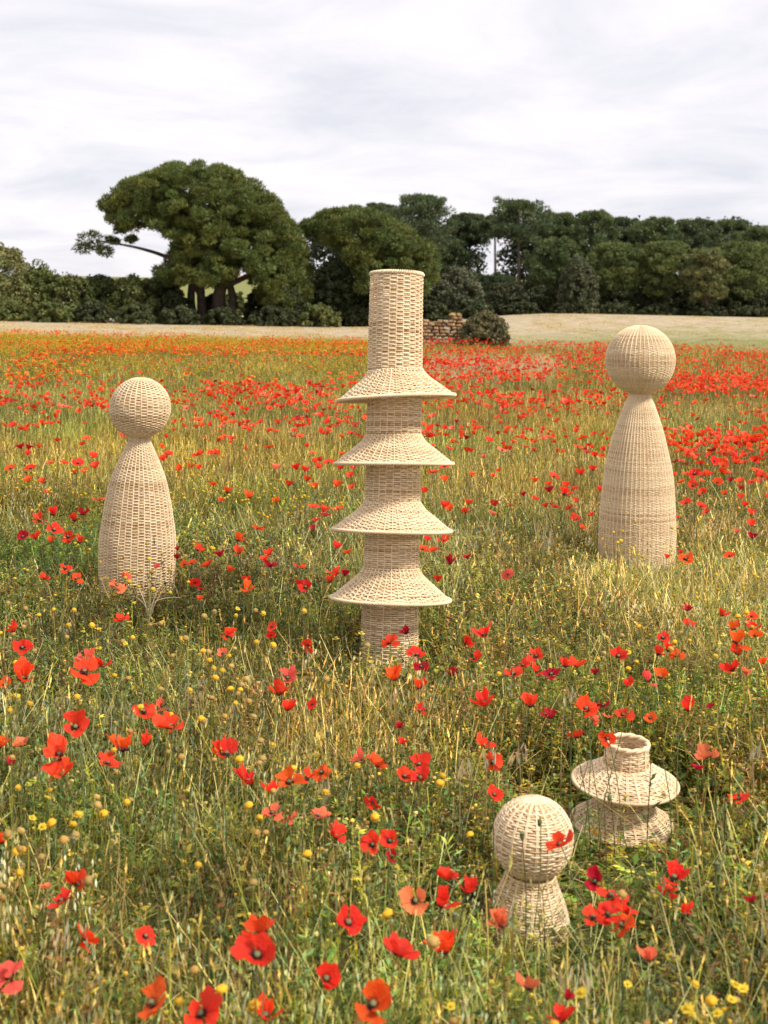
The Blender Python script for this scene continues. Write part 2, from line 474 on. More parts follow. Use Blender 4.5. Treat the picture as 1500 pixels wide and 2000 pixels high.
def braid(R, z, rad, strands=2, twists=40, wrap=0.6, seg=None, seed=0):
    """a rim of strands twisted round each other"""
    rng = np.random.default_rng(seed)
    seg = seg or twists * 6
    th = np.arange(seg) * 2 * math.pi / seg; sides = 6
    Vs, Qs, Ts, base = [], [], [], 0
    for q in range(strands):
        p = twists * th + q * 2 * math.pi / strands
        rr = R + rad * wrap * np.cos(p); zz = z + rad * wrap * np.sin(p)
        ph = np.arange(sides) * 2 * math.pi / sides
        VR = rr[:, None] + rad * 0.72 * np.cos(ph); VZ = zz[:, None] + rad * 0.72 * np.sin(ph)
        V = np.stack([VR * np.cos(th)[:, None], VR * np.sin(th)[:, None], VZ], -1)
        i = np.arange(seg)[:, None] * sides; i2 = ((np.arange(seg) + 1) % seg)[:, None] * sides
        j = np.arange(sides)[None]; k = (j + 1) % sides
        Qs.append(np.stack([i + j, i2 + j, i2 + k, i + k], -1).reshape(-1, 4) + base)
        Vs.append(V.reshape(-1, 3)); base += seg * sides
        Ts.append(np.full(seg * sides, np.clip(0.66 + 0.1 * rng.normal(), 0, 1)))
    return np.concatenate(Vs), np.concatenate(Qs), np.concatenate(Ts)
def tone_mesh(name, VQT):
    V, Q, T = VQT
    return np_mesh(name, V, [Q], M_RATTAN, T, 'tone')
def woven(name, root, P, N, pitch, amp, thick, stake_r, seed, z0=0.0, tilt=(0, 0, 0), label=None, **kw):
    """a woven part with its cage of stakes as a sub-part; the part's origin sits at height z0 so that it can be tilted there"""
    P = np.asarray(P, float) - np.array([0, z0])
    dbl = kw.pop('double', False); M = kw.pop('M', 4); sides = kw.pop('sides', 5); inset = kw.pop('inset', 0.0)
    o = link(name, tone_mesh(name, weavers(P, N, pitch, amp, thick, seed, M=M, sides=sides, **kw)), root, (0, 0, z0), tilt)
    tag(o, label, kind='stuff')
    c = link('stake_cage', tone_mesh('stake_cage', stakes(P, N, stake_r, seed + 1, double=dbl, inset=inset)), o)
    tag(c, kind='stuff')
    return o
def rim(root_part, R, z, rad, twists, seed, name='braided_rim'):
    return link(name, tone_mesh(name, braid(R, z, rad, 2, twists, wrap=.6 if twists > 8 else .38, seg=max(72, twists * 6), seed=seed)), root_part)
def thing(name, label, cat, loc, group=None, rot=(0, 0, 0)):
    o = bpy.data.objects.new(name, None); COL.objects.link(o)
    o.location = loc; o.rotation_euler = rot
    o.empty_display_size = 0.1
    return tag(o, label, cat, group)

GRP = 'woven rattan sculptures standing in the meadow'
FOOT = []     # (x, y, radius, clear height, clear slope) of what the plants make room for
# --- tower of stacked flared baskets
bt = at_height(760, 1325, 0.0)
tower = thing('rattan_tower', 'tallest rattan sculpture, a slim woven column with four stacked flared skirts', 'sculpture', bt, GRP, (math.radians(-6.3), 0, 0))
tower.rotation_euler = (math.radians(-6.3), 0, 0)
cr = 0.121
def column(root, z1, z0, r1, r0, N, seed, **kw):
    P = catmull([(r1, z1), ((r1 + r0) / 2, (z1 + z0) / 2), (r0, z0)], 12)
    return woven('woven_column', root, P, N, seed=seed, z0=z0, **kw)
def skirt(root, zt, rt, zb, rb, N, seed, pitch, amp, thick, stake_r, tilt=(0, 0, 0), bell=0.3, rimr=0.0075, twists=70, **kw):
    h = zt - zb; w = rb - rt
    kw.setdefault('inset', -.0006); kw.setdefault('wide', .48)
    P = catmull([(rt, zt), (rt + w * 0.16, zt - h * (0.16 + bell * 0.35)), (rt + w * 0.5, zt - h * (0.5 + bell * 0.22)), (rb, zb)], 12)
    o = woven('woven_skirt', root, P, N, pitch, amp, thick, stake_r, seed, z0=zt, tilt=tilt, **kw)
    rim(o, rb, zb - zt, rimr, twists, seed + 5)
    return o
kw = dict(pitch=0.0088, amp=0.0024, thick=0.0025, stake_r=0.0023, M=6, wide=.495, square=1.6, between=True, inset=-.0014)
c = column(tower, 1.79, 1.36, 0.117, 0.121, 24, 11, **kw)
rim(c, 0.116, 1.79 - 1.36, 0.009, 36, 3)
skirt(tower, 1.36, 0.121, 1.232, 0.262, 44, 12, 0.0092, 0.0022, 0.0026, 0.0032, tilt=(0, math.radians(-4.0), 0))
column(tower, 1.31, 1.07, cr - .004, cr, 24, 13, **kw)
skirt(tower, 1.07, cr, 0.939, 0.264, 44, 14, 0.0092, 0.0022, 0.0026, 0.0032, tilt=(0, math.radians(-1.2), 0))
column(tower, 1.02, 0.775, cr - .004, cr, 24, 15, **kw)
skirt(tower, 0.775, cr, 0.646, 0.263, 44, 16, 0.0092, 0.0022, 0.0026, 0.0032)
column(tower, 0.73, 0.484, cr - .004, cr, 24, 17, **kw)
skirt(tower, 0.484, cr, 0.345, 0.264, 44, 18, 0.0092, 0.0022, 0.0026, 0.0032, tilt=(0, math.radians(0.4), 0))
column(tower, 0.44, -0.02, cr - .002, cr + .004, 24, 19, **kw)
FOOT.append((bt.x, bt.y, 0.13, 0.10, 0.24))

def ball_profile(zc, R, cut, top=0.012):
    a1 = math.asin(top / R); a2 = math.pi - math.asin(cut / R)
    a = np.linspace(a1, a2, 60)
    return np.stack([R * np.sin(a), zc + R * np.cos(a)], -1)
def figure(label, base, body, R, zc, cut, N, Nb, pitch, seed, amp=0.0036, thick=0.0032, stake_r=0.003, double=False, rot=(0, 0, 0), inset=0.0, wide=0.52, M=4, sides=4, square=2.0, between=False):
    root = thing('rattan_figure', label, 'sculpture', base, GRP, rot)
    P = catmull(body, 14)
    b = woven('woven_body', root, P, N, pitch, amp, thick, stake_r, seed, z0=0, double=double, inset=inset, wide=wide, M=M, sides=sides, square=square, between=between)
    rim(b, body[0][0], body[0][1], stake_r * 1.7, 24, seed + 2)
    h = woven('woven_ball', root, ball_profile(zc, R, cut), Nb, pitch, amp, thick, stake_r, seed + 4, z0=zc, double=double, inset=inset, wide=wide, M=M, sides=sides, square=square, between=between)
    cap = MB()
    cap.blob((0, 0, R * 0.995), (0.016, 0.016, 0.004), 10, 3, (0.6, 0.6, 0.6))
    link('crown_knot', cap.mesh('crown_knot', M_RATTAN, colname='tone'), h)
    rim(h, cut, -math.sqrt(R * R - cut * cut), stake_r * 1.7, 24, seed + 6)
    return root
bl = at_height(266, 1185, 0.0)
figure('smaller round headed rattan skittle on the left with an open brick like weave', bl,
       [(.045, .915), (.060, .877), (.0945, .80), (.14, .69), (.167, .575), (.185, .463), (.199, .35), (.198, .2), (.193, .08), (.19, -.02)],
       .16, 1.063, .06, 36, 32, 0.0078, 31, amp=0.0026, thick=0.0024, stake_r=0.0026, wide=.48, between=True, inset=-.0014)
FOOT.append((bl.x, bl.y, 0.21, 0.14, 0.24))
br = at_height(1243, 1110, 0.0)
figure('larger round headed rattan skittle on the right with a tight ribbed weave', br,
       [(.060, 1.104), (.094, 1.032), (.127, .942), (.156, .853), (.179, .764), (.208, .63), (.222, .497), (.2346, .318), (.2386, .14), (.2386, -.02)],
       .218, 1.321, .062, 52, 46, 0.0076, 51, amp=0.0020, thick=0.0024, stake_r=0.0034, inset=-.0012, wide=.48)
FOOT.append((br.x, br.y, 0.25, 0.12, 0.2))
bs = at_height(1028, 1836, 0.0)
figure('low rattan lamp of a woven ball on a short flared foot behind poppies', bs,
       [(.062, .176), (.070, .150), (.088, .110), (.104, .06), (.112, 0.02), (.116, -.02)],
       .1035, .272, .05, 20, 20, 0.0066, 71, amp=0.0013, thick=0.0020, stake_r=0.0021, double=True, inset=-.0014, wide=.485, M=6, sides=5, rot=(math.radians(3), math.radians(2.0), 0))
FOOT.append((bs.x, bs.y, 0.13, 0.17, 0.36))
bp_ = at_height(1215, 1627, 0.0)
pag = thing('rattan_pagoda_lamp', 'small open topped rattan lamp with two wide flared skirts near the ball', 'sculpture', bp_, GRP, (math.radians(5.5), math.radians(1.2), 0))
kw = dict(pitch=0.0066, amp=0.0013, thick=0.0020, stake_r=0.0020, double=True, inset=-.0014, wide=.485, M=6)
c = column(pag, 0.292, 0.22, 0.064, 0.070, 16, 91, **kw)
rim(c, 0.064, 0.292 - 0.22, 0.0085, 6, 92)
skirt(pag, 0.222, 0.070, 0.168, 0.163, 26, 93, 0.0064, 0.0013, 0.0020, 0.0022, M=6, wide=.485, inset=-.0014, bell=-0.25, rimr=0.005, twists=60, double=True)
column(pag, 0.21, 0.09, 0.066, 0.074, 16, 95, **kw)
skirt(pag, 0.094, 0.074, 0.036, 0.160, 26, 97, 0.0064, 0.0013, 0.0020, 0.0022, M=6, wide=.485, inset=-.0014, bell=-0.25, rimr=0.005, twists=60, double=True)
column(pag, 0.06, -0.02, 0.066, 0.074, 16, 99, **kw)
FOOT.append((bp_.x, bp_.y, 0.165, -0.07, 0.20))

# ------------------------------------------------------------------ trees and shrubs
def tufts(c, r, n, size, rng, up=0.55, base=(1, 1, 1), needle=False):
    """n small leaf sprays (two triangles each) round an ellipsoid; returns verts, tris, colours"""
    d = rng.normal(size=(n, 3)); d /= np.linalg.norm(d, axis=1)[:, None]
    d[:, 2] = np.where((d[:, 2] < -0.2) & (rng.random(n) < up), -d[:, 2], d[:, 2])
    p = np.asarray(c) + d * np.asarray(r) * rng.uniform(0.66, 1.12, n)[:, None]
    nrm = d + 0.75 * rng.normal(size=(n, 3)); nrm[:, 2] += 0.35
    nrm /= np.linalg.norm(nrm, axis=1)[:, None]
    t = np.cross(nrm, rng.normal(size=(n, 3))); t /= np.linalg.norm(t, axis=1)[:, None] + 1e-9
    b = np.cross(nrm, t)
    s = size * rng.uniform(0.6, 1.4, n)[:, None]
    V = np.stack([p - t * s * 0.5 - b * s * .3, p + t * s * 0.5 - b * s * .3, p + b * s * 0.7 + nrm * s * .15], 1)
    if needle:       # long thin sprays standing out of the clump
        ax = d + 0.55 * rng.normal(size=(n, 3)); ax[:, 2] += 0.45; ax /= np.linalg.norm(ax, axis=1)[:, None]
        t = np.cross(ax, rng.normal(size=(n, 3))); t /= np.linalg.norm(t, axis=1)[:, None] + 1e-9
        V = np.stack([p - t * s * .22 - ax * s * .4, p + t * s * .22 - ax * s * .4, p + ax * s * .9], 1)
    i = np.arange(n)[:, None] * 3
    Q = np.concatenate([i, i + 1, i + 2], 1)
    c_ = np.asarray(base)[None] * rng.uniform(0.75, 1.25, n)[:, None]
    return V.reshape(-1, 3), Q, np.repeat(c_, 3, 0)
def poly_sample(poly, n, rng, gap=0):
    poly = np.asarray(poly, float); lo, hi = poly.min(0), poly.max(0); out = []
    while len(out) < n:
        q = rng.uniform(lo, hi); inside = False
        for (x1, y1), (x2, y2) in zip(poly, np.roll(poly, -1, 0)):
            if (y1 > q[1]) != (y2 > q[1]) and q[0] < (x2 - x1) * (q[1] - y1) / (y2 - y1) + x1: inside = not inside
        if inside and (gap == 0 or all(np.hypot(*(q - o)) > gap for o in out[-60:])): out.append(q)
    return out
def finish_tree(name, label, cat, base, crown, wood, color, group=None):
    root = thing(name, label, cat, base, group)
    off = np.array(base)
    V = np.concatenate([a[0] for a in crown]) - off
    n = 0; Qs = []
    for a in crown:
        Qs.append(a[1] + n); n += len(a[0])
    C = np.concatenate([a[2] for a in crown])
    me = np_mesh('crown', V, [np.concatenate(Qs)], M_NEEDLE, C, smooth=False)
    o = link('crown' if wood else 'foliage', me, root); o.color = (*color, 1); tag(o, kind='stuff')
    for nm, mb in wood:
        link(nm, mb.mesh(nm, M_BARK), root)
    return root
def limb(mb, pts, r0, r1, base, sides=7):
    P = catmull(np.asarray(pts, float) - np.asarray(base), 6)
    mb.tube(P, np.linspace(r0, r1, len(P)), sides)
TREES = []
def umbrella(label, poly, d, base_uv, limbs, color, nl, lr, depth, extra=(), seed=1, tuft=0.18, per=180):
    rng = np.random.default_rng(seed)
    poly = np.asarray(poly, float)
    uc = (poly[:, 0].min() + poly[:, 0].max()) / 2; hw = (poly[:, 0].max() - poly[:, 0].min()) / 2
    crown = []
    for q in poly_sample(poly, nl, rng):
        k = math.sqrt(max(0.05, 1 - ((q[0] - uc) / hw) ** 2))
        dd = d + rng.uniform(-1, 1) * depth * k
        c = at_depth(q[0], q[1], dd)
        r = lr * rng.uniform(0.75, 1.25)
        t = rng.uniform(0.86, 1.16); warm = rng.uniform(-0.17, 0.08)
        crown.append(tufts(c, (r * 1.15, r * 1.15, r * 0.72), int(per * (r / lr) ** 2), tuft, rng, 0.35, (t * (1 + warm), t, t * (1 - warm)), True))
    cen = poly.mean(0)
    for q0, q1 in zip(poly, np.roll(poly, -1, 0)):
        m_ = max(1, int(np.hypot(*(q1 - q0)) / 7))
        for q_ in range(m_):
            q = q0 + (q1 - q0) * q_ / m_
            if q[1] > poly[:, 1].min() + 0.62 * (poly[:, 1].max() - poly[:, 1].min()) and q[0] < uc: continue
            q = q + (cen - q) / np.hypot(*(cen - q)) * rng.uniform(12, 22)
            c = at_depth(q[0], q[1], d + rng.uniform(-1.5, 1.5)); r = lr * rng.uniform(.7, 1.1); t = rng.uniform(.85, 1.15)
            crown.append(tufts(c, (r * 1.2, r * 1.2, r * .75), int(per * .7), tuft, rng, 0.6, (t, t, t), True))
    for u, v, rp in extra:
        c = at_depth(u, v, d); r = rp * d / F
        for _ in range(3):
            cc = np.array(c) + rng.normal(size=3) * r * 0.35
            crown.append(tufts(cc, (r, r, r * .7), 150, tuft, rng, .3, (1, 1, 1), True))
    b = at_depth(*base_uv, d); b.z = float(ground(b.x, b.y)) - 0.1
    tr, brn = MB(), MB()
    for i, (pts, r0, r1) in enumerate(limbs):
        P = [(at_depth(u, v, d) + Vector((0, rng.uniform(-.6, .6), 0))) for u, v in pts]
        P[0].z = max(P[0].z, b.z - 0.2) if pts[0][1] > 590 else P[0].z
        limb(tr if i == 0 else brn, P, r0, r1, b)
    return finish_tree('umbrella_pine', label, 'tree', b, crown, [('trunk', tr), ('branch', brn)], color)
OLIVE = (0.135, 0.155, 0.037)
umbrella('huge spreading umbrella pine left of centre, one long bare branch reaching left',
    [(200, 400), (215, 380), (245, 358), (285, 338), (330, 326), (380, 321), (430, 327), (475, 345), (515, 372), (545, 402), (570, 440), (586, 470), (600, 505), (608, 550), (603, 600),
     (560, 615), (525, 600), (505, 548), (480, 520), (460, 535), (440, 552), (380, 556), (318, 556), (308, 530), (330, 508), (345, 482), (318, 452), (285, 436), (240, 442), (215, 425)],
    97, (425, 632),
    [([(425, 640), (428, 580), (440, 520), (430, 450), (410, 380)], .55, .16),
     ([(395, 640), (392, 585), (385, 540), (350, 470), (310, 410), (270, 380)], .36, .07),
     ([(385, 640), (372, 590), (380, 530), (395, 470), (385, 400), (370, 350)], .34, .07),
     ([(445, 640), (455, 590), (450, 540), (480, 470), (500, 410)], .36, .08),
     ([(440, 520), (400, 470), (350, 430), (300, 400), (240, 395)], .2, .05),
     ([(392, 585), (365, 522), (320, 500), (285, 488), (250, 480), (190, 470)], .19, .05),
     ([(440, 560), (520, 520), (560, 470)], .22, .06), ([(430, 500), (470, 440), (520, 400)], .2, .05), ([(385, 520), (330, 455), (270, 440), (235, 455)], .12, .04)],
    OLIVE, 1150, 0.42, 5.5, extra=[(183, 468, 24), (168, 480, 15), (205, 488, 15), (218, 470, 10), (238, 450, 12), (252, 462, 10), (235, 432, 14)], seed=3)
umbrella('lower umbrella pine just left of the tower, its dome sloping down to the right',
    [(594, 448), (608, 428), (645, 413), (695, 408), (740, 416), (788, 444), (828, 474), (850, 500), (848, 550), (800, 590), (740, 600), (700, 560), (690, 510), (655, 482), (630, 458), (606, 462)],
    100, (735, 632),
    [([(735, 640), (732, 580), (715, 520), (700, 460)], .4, .12), ([(732, 590), (690, 520), (655, 460), (620, 445)], .2, .05), ([(725, 540), (770, 500), (810, 490)], .18, .05)],
    (0.118, 0.138, 0.034), 600, 0.42, 5.0, seed=5)

def pine(label, u, v_top, w, v_bot, d, color, seed, open_=0.0, group='pines of the far wood', name='pine_tree', vg=None):
    rng = np.random.default_rng(seed)
    b = at_depth(u, 610, d); b.z = float(ground(b.x, b.y)) - 0.1
    top = at_depth(u, v_top, d); bot = at_depth(u, v_bot, d)
    R = w * 1.32 * d / F / 2; H = top.z - bot.z
    crown = []
    nl = int(170 * (1 - open_ * .6) * max(1, H / (2 * R)))
    tw = rng.uniform(-0.04, 0.04)
    for i in range(nl):
        t = rng.random() ** 0.8
        env = math.sin(math.pi * (0.16 + 0.74 * t)) ** 0.7
        a = rng.uniform(0, 2 * math.pi); q = math.sqrt(rng.random()) * env * R * 0.86
        r = R * rng.uniform(0.09, 0.19)
        z = bot.z + H * t
        if z + r * .7 > top.z: z = top.z - r * .6
        if rng.random() < .12: q *= 1.28; r *= .7; z += R * rng.uniform(-.05, .16)
        tt = rng.uniform(0.80, 1.22); warm = rng.uniform(-0.14, 0.04)
        crown.append(tufts((top.x + math.cos(a) * q, d + math.sin(a) * q, z), (r * 1.1, r * 1.1, r * 0.75), 110, 0.19, rng, 0.3, (tt * (1 + warm), tt, tt * (1 - warm)), True))
    tr, brn = MB(), MB()
    lean = rng.uniform(-.8, .8)
    limb(tr, [(b.x - lean * .4, d, b.z), (b.x + lean * .2, d, b.z + (top.z - b.z) * .4), (top.x, d, top.z - H * .15)], 0.2, 0.05, b)
    for i in range(5):
        z = bot.z + H * rng.uniform(-.1, .6); a = rng.uniform(0, 6.28); L = R * rng.uniform(.5, .95)
        limb(brn, [(b.x, d, z - .3), (b.x + math.cos(a) * L * .5, d + math.sin(a) * L * .5, z + .2), (b.x + math.cos(a) * L, d + math.sin(a) * L, z + L * .35)], 0.08, 0.025, b, 5)
    return finish_tree(name, label, 'tree', b, crown, [('trunk', tr), ('branch', brn)], color, group)
G1, G2, G3, G4 = (0.104, 0.130, 0.054), (0.120, 0.148, 0.052), (0.145, 0.168, 0.050), (0.185, 0.182, 0.066)
pine('small rounded pine crown peeping up behind the lower umbrella pine', 742, 399, 74, 480, 132, G1, 101)
pine('tall dark pine rising right above the tower top', 828, 384, 124, 505, 116, G1, 102)
pine('dark pine between the tall dome and the airy pine with bright gaps', 918, 419, 78, 480, 124, G1, 103)
pine('airy tall pine with sky gaps and bare trunks showing under its crown', 1014, 392, 112, 478, 114, G1, 104, open_=0.6)
pine('mid green pine directly right of the airy tall pine', 1095, 418, 90, 520, 121, G2, 105)
pine('broad topped pine above the grey green rounded tree', 1165, 415, 92, 530, 117, G2, 106)
pine('narrow pine above the left of the right figure, behind its neighbours', 1222, 427, 80, 540, 124, G1, 107)
pine('pine with a level top straight above the right figure ball', 1280, 427, 92, 540, 118, G2, 108)
pine('dark broad pine above and behind the pale yellowish tree', 1357, 431, 104, 540, 122, G1, 109)
pine('round topped pine right of the dark broad pine', 1428, 431, 84, 540, 126, G2, 110)
pine('pine cut by the right picture edge', 1500, 444, 110, 565, 115, G2, 111)
pine('lower bright pine in front near the right picture edge', 1452, 474, 104, 585, 111, G3, 112)
pine('lower green pine in front, above the right figure ball', 1300, 474, 96, 575, 111, G3, 113)
pine('lower green pine in front, left of the right figure ball', 1205, 478, 104, 580, 112, G3, 114)
pine('lower green pine in front of the airy pine row, mid wood', 1083, 470, 96, 560, 112, G2, 115)
pine('dark pine filling the wood right of the tower, behind the grey bush', 965, 540, 90, 590, 119, G1, 116)
pine('slim high crowned pine on a bare trunk left of the airy tall pine', 966, 424, 52, 462, 120, G1, 119, open_=.5)
pine('dark pine behind the tower top and umbrella pine', 870, 470, 100, 580, 121, G1, 117)
pine('pale yellowish tree with a thin trunk at the wood edge on the right', 1380, 488, 76, 590, 108, G4, 118, open_=0.2, name='young_tree')

def shrub(label, u, v_top, w, d, color, seed, name='shrub', group='shrubs along the wood edge', cat='shrub', dens=1.0, v_base=None, tuft=0.19, asp=1.0):
    rng = np.random.default_rng(seed)
    b = at_depth(u, 620, d); b.z = float(ground(b.x, b.y)) - 0.05
    top = at_depth(u, v_top, d); R = w * d / F / 2; H = top.z - b.z
    crown = []
    nl = int(95 * max(1, min(2.2, H / R)) * dens)
    for i in range(nl):
        t = rng.random(); a = rng.uniform(0, 6.28)
        env = math.sqrt(max(0.02, 1 - t ** 3.2))
        q = math.sqrt(rng.random()) * R * .8 * env; r = min(R, H) * rng.uniform(.07, .18)
        z = b.z + r * .5 + (H - r * 1.25) * t * (rng.uniform(1.0, 1.14) if rng.random() < .15 else 1)
        tt = rng.uniform(.8, 1.22)
        crown.append(tufts((b.x + math.cos(a) * q, d + math.sin(a) * q * asp, z), (r * 1.1, r * 1.1, r), 80, tuft * .72, rng, .25, (tt * rng.uniform(.92, 1.14), tt, tt)))
    st = MB()
    for i in range(4):
        a = rng.uniform(0, 6.28)
        limb(st, [(b.x + math.cos(a) * .1, d + math.sin(a) * .1, b.z), (b.x + math.cos(a) * R * .25, d + math.sin(a) * R * .25, b.z + H * .4), (b.x + math.cos(a) * R * .5, d + math.sin(a) * R * .5, b.z + H * .75)], .06, .02, b, 5)
    return finish_tree(name, label, cat, b, crown, [('stem', st)], color, group)
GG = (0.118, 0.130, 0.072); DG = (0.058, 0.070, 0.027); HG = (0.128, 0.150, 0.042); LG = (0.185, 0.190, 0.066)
shrub('grey green dome shaped shrub just right of the tower top', 893, 525, 128, 107, GG, 201, dens=1.5)
shrub('grey green rounded tree shrub in the middle of the wood edge', 1130, 507, 98, 108, (0.092, 0.105, 0.052), 202, dens=1.5)
shrub('dull green round shrub between the two umbrella pines', 650, 505, 112, 98, (0.072, 0.090, 0.04), 203, dens=1.4)
shrub('dark shrub at the foot of the lower umbrella pine, left of the tower', 700, 545, 96, 99, DG, 204)
shrub('dark shrub under the big umbrella pine on its right', 560, 560, 110, 95, DG, 205)
shrub('dark shrub between the trunks of the big umbrella pine', 412, 578, 62, 100, DG, 216)
shrub('dark shrub glimpsed behind the big umbrella pine trunks', 455, 572, 84, 105, HG, 218)
shrub('dark shrub right of the big umbrella pine trunks', 505, 566, 70, 99, DG, 217)
shrub('low dark shrub at the trunks of the big umbrella pine', 345, 568, 78, 95, DG, 206)
shrub('low shrub right behind the tower between column and grey dome shrub', 820, 545, 90, 106, DG, 207)
shrub('dark brownish shrub right of the grey dome shrub', 990, 552, 100, 109, (0.06, 0.066, 0.032), 208)
shrub('dark shrub under the mid green pine', 1060, 558, 90, 110, DG, 209)
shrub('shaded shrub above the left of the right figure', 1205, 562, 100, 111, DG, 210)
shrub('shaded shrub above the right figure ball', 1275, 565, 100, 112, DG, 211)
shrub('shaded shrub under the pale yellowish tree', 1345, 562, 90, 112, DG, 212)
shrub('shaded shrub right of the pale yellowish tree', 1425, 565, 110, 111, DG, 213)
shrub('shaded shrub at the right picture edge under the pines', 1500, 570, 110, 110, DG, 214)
HGp = 'overgrown hedge along the left of the field'
shrub('pale flowering shrub at the left picture edge, tallest of the hedge', 8, 484, 175, 95, LG, 220, 'hedge_shrub', HGp, dens=1.3)
shrub('hedge shrub second from the left picture edge', 76, 520, 135, 96, HG, 221, 'hedge_shrub', HGp)
shrub('rounded hedge shrub in the low stretch left of the big pine', 138, 540, 145, 95, HG, 222, 'hedge_shrub', HGp)
shrub('hedge shrub above the left figure ball and left of it', 200, 537, 140, 96, (0.078, 0.102, 0.03), 223, 'hedge_shrub', HGp)
shrub('hedge shrub straight above the left figure ball', 262, 538, 145, 95, HG, 224, 'hedge_shrub', HGp)
shrub('hedge shrub touching the big pine from the left', 312, 538, 120, 96, (0.066, 0.088, 0.03), 225, 'hedge_shrub', HGp)
SGp = 'low brambles along the foot of trees'
for i, (u, vt, w, d, c, where) in enumerate([
        (20, 585, 90, 92, HG, 'under the pale flowering shrub at the left edge'), (100, 590, 100, 91, HG, 'by a bare earth patch in the left hedge'), (180, 588, 96, 92, DG, 'left of the left figure ball'),
        (262, 592, 96, 91, (0.07, 0.085, 0.03), 'straight above the left figure ball'), (350, 598, 100, 92, DG, 'left of the big pine trunks'), (440, 600, 100, 93, DG, 'before the big pine trunks'),
        (530, 598, 110, 93, DG, 'right of the big pine trunks'), (625, 596, 110, 94, HG, 'under the dull green round shrub'), (700, 598, 80, 97, DG, 'touching the tower column from the left')]):
    shrub('low bramble mound ' + where, u, vt, w, d, c, 240 + i, 'bramble', SGp, 'bramble', tuft=0.2)
for i, (u, vt, w, d, where) in enumerate([(850, 590, 80, 104, 'behind the ruined wall'), (930, 588, 100, 105, 'behind the bush beside the ruin'), (1020, 590, 96, 108, 'at the left end of the straw field crest'),
        (1110, 588, 100, 108, 'under the grey green rounded tree'), (1200, 592, 100, 109, 'left of the right figure ball'), (1290, 594, 110, 109, 'right of the right figure ball'), (1385, 596, 110, 108, 'at the pale tree trunk'), (1475, 598, 110, 108, 'at the right picture edge')]):
    shrub('low bramble mound ' + where, u, vt, w, d, (0.06, 0.075, 0.03), 260 + i, 'bramble', SGp, 'bramble', tuft=0.2)
# the mass of the wood behind the trees one can tell apart
rng = np.random.default_rng(77)
und = []
for i in range(420):
    x = rng.uniform(-9, 44); y = rng.uniform(123, 136)
    zz = float(ground(x, y)) + rng.uniform(0.2, 7.5); r = rng.uniform(.8, 1.5)
    uu_, vv_ = to_px(x, y, zz)
    if 938 < uu_ < 985 and 440 < vv_ < 535: continue
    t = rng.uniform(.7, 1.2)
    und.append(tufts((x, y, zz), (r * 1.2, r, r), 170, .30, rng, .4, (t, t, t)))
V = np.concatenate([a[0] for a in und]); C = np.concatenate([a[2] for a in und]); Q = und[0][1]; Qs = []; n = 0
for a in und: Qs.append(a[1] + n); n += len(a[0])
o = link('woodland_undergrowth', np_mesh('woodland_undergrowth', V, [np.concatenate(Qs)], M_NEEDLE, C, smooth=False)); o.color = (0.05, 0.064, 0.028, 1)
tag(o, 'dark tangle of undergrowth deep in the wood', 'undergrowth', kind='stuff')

# ------------------------------------------------------------------ ruined stone wall and its bush
rng = np.random.default_rng(5)
wall_d = 51.0
wb = at_depth(845, 684, wall_d); wb.z = 0
ruin = thing('ruined_wall', 'broken dry stone wall stump right of the tower, ochre lichen on its top', 'wall', wb)
core = MB(); ww = 2.1; 
core.add([(-.95, .06, 0), (.9, .06, 0), (.9, .5, 0), (-.95, .5, 0), (-.95, .06, .9), (.86, .06, 1.08), (.86, .5, 1.08), (-.95, .5, .9)], None,
         [(0, 1, 5, 4), (1, 2, 6, 5), (2, 3, 7, 6), (3, 0, 4, 7), (4, 5, 6, 7)], (0.14, 0.095, 0.06))
link('rubble_core', core.mesh('rubble_core', M_STONE, False), ruin)
stone_me = []
for k in range(9):
    mb = MB(); mb.blob((0, 0, 0), (0.5, 0.5, 0.5), 8, 3, [(0.36, 0.215, 0.11), (0.42, 0.26, 0.125), (0.31, 0.185, 0.10), (0.38, 0.29, 0.195), (0.24, 0.155, 0.095), (0.41, 0.30, 0.18)][k % 6], jit=0.10, rng=rng, box=.5)
    me = mb.mesh('stone', M_STONE, False)
    stone_me.append(me)
mb = MB(); mb.blob((0, 0, 0), (.5, .5, .5), 7, 3, (0.36, 0.22, 0.08), jit=.12, rng=rng, box=.5); lichen = mb.mesh('stone', M_STONE, False)
z = 0.0; row = 0
while z < 1.36:
    h = rng.uniform(.10, .15); x = -1.02 + rng.uniform(0, .1)
    while x < 1.0:
        w = rng.uniform(.14, .28)
        lim = 1.10 + .07 * math.sin(9 * x) if x < .5 else 1.36
        if -.1 < x < .25: lim -= .12
        if z + h * .5 < lim:
            top = z + h * 1.5 > lim
            o = link('stone', lichen if (top and x > .5) else stone_me[rng.integers(0, 9)], ruin, (x + w / 2, rng.uniform(.0, .06), z + h / 2), (rng.normal() * .06, rng.normal() * .08, rng.normal() * .1))
            o.scale = (w * 1.0, .34, h * 1.04)
        x += w
    z += h * .95
for zz in np.arange(0.05, 1.1, .13):        # the broken end, seen from the right
    o = link('stone', stone_me[rng.integers(0, 9)], ruin, (.95, .32, float(zz)), (0, 0, 1.57)); o.scale = (.4, .3, .15)
shrub('dense twiggy dark bush beside the ruined wall, right of it', 948, 611, 122, 50.5, (0.145, 0.132, 0.058), 301, 'bush', None, 'bush', 1.5, tuft=0.10)
del_ = 0
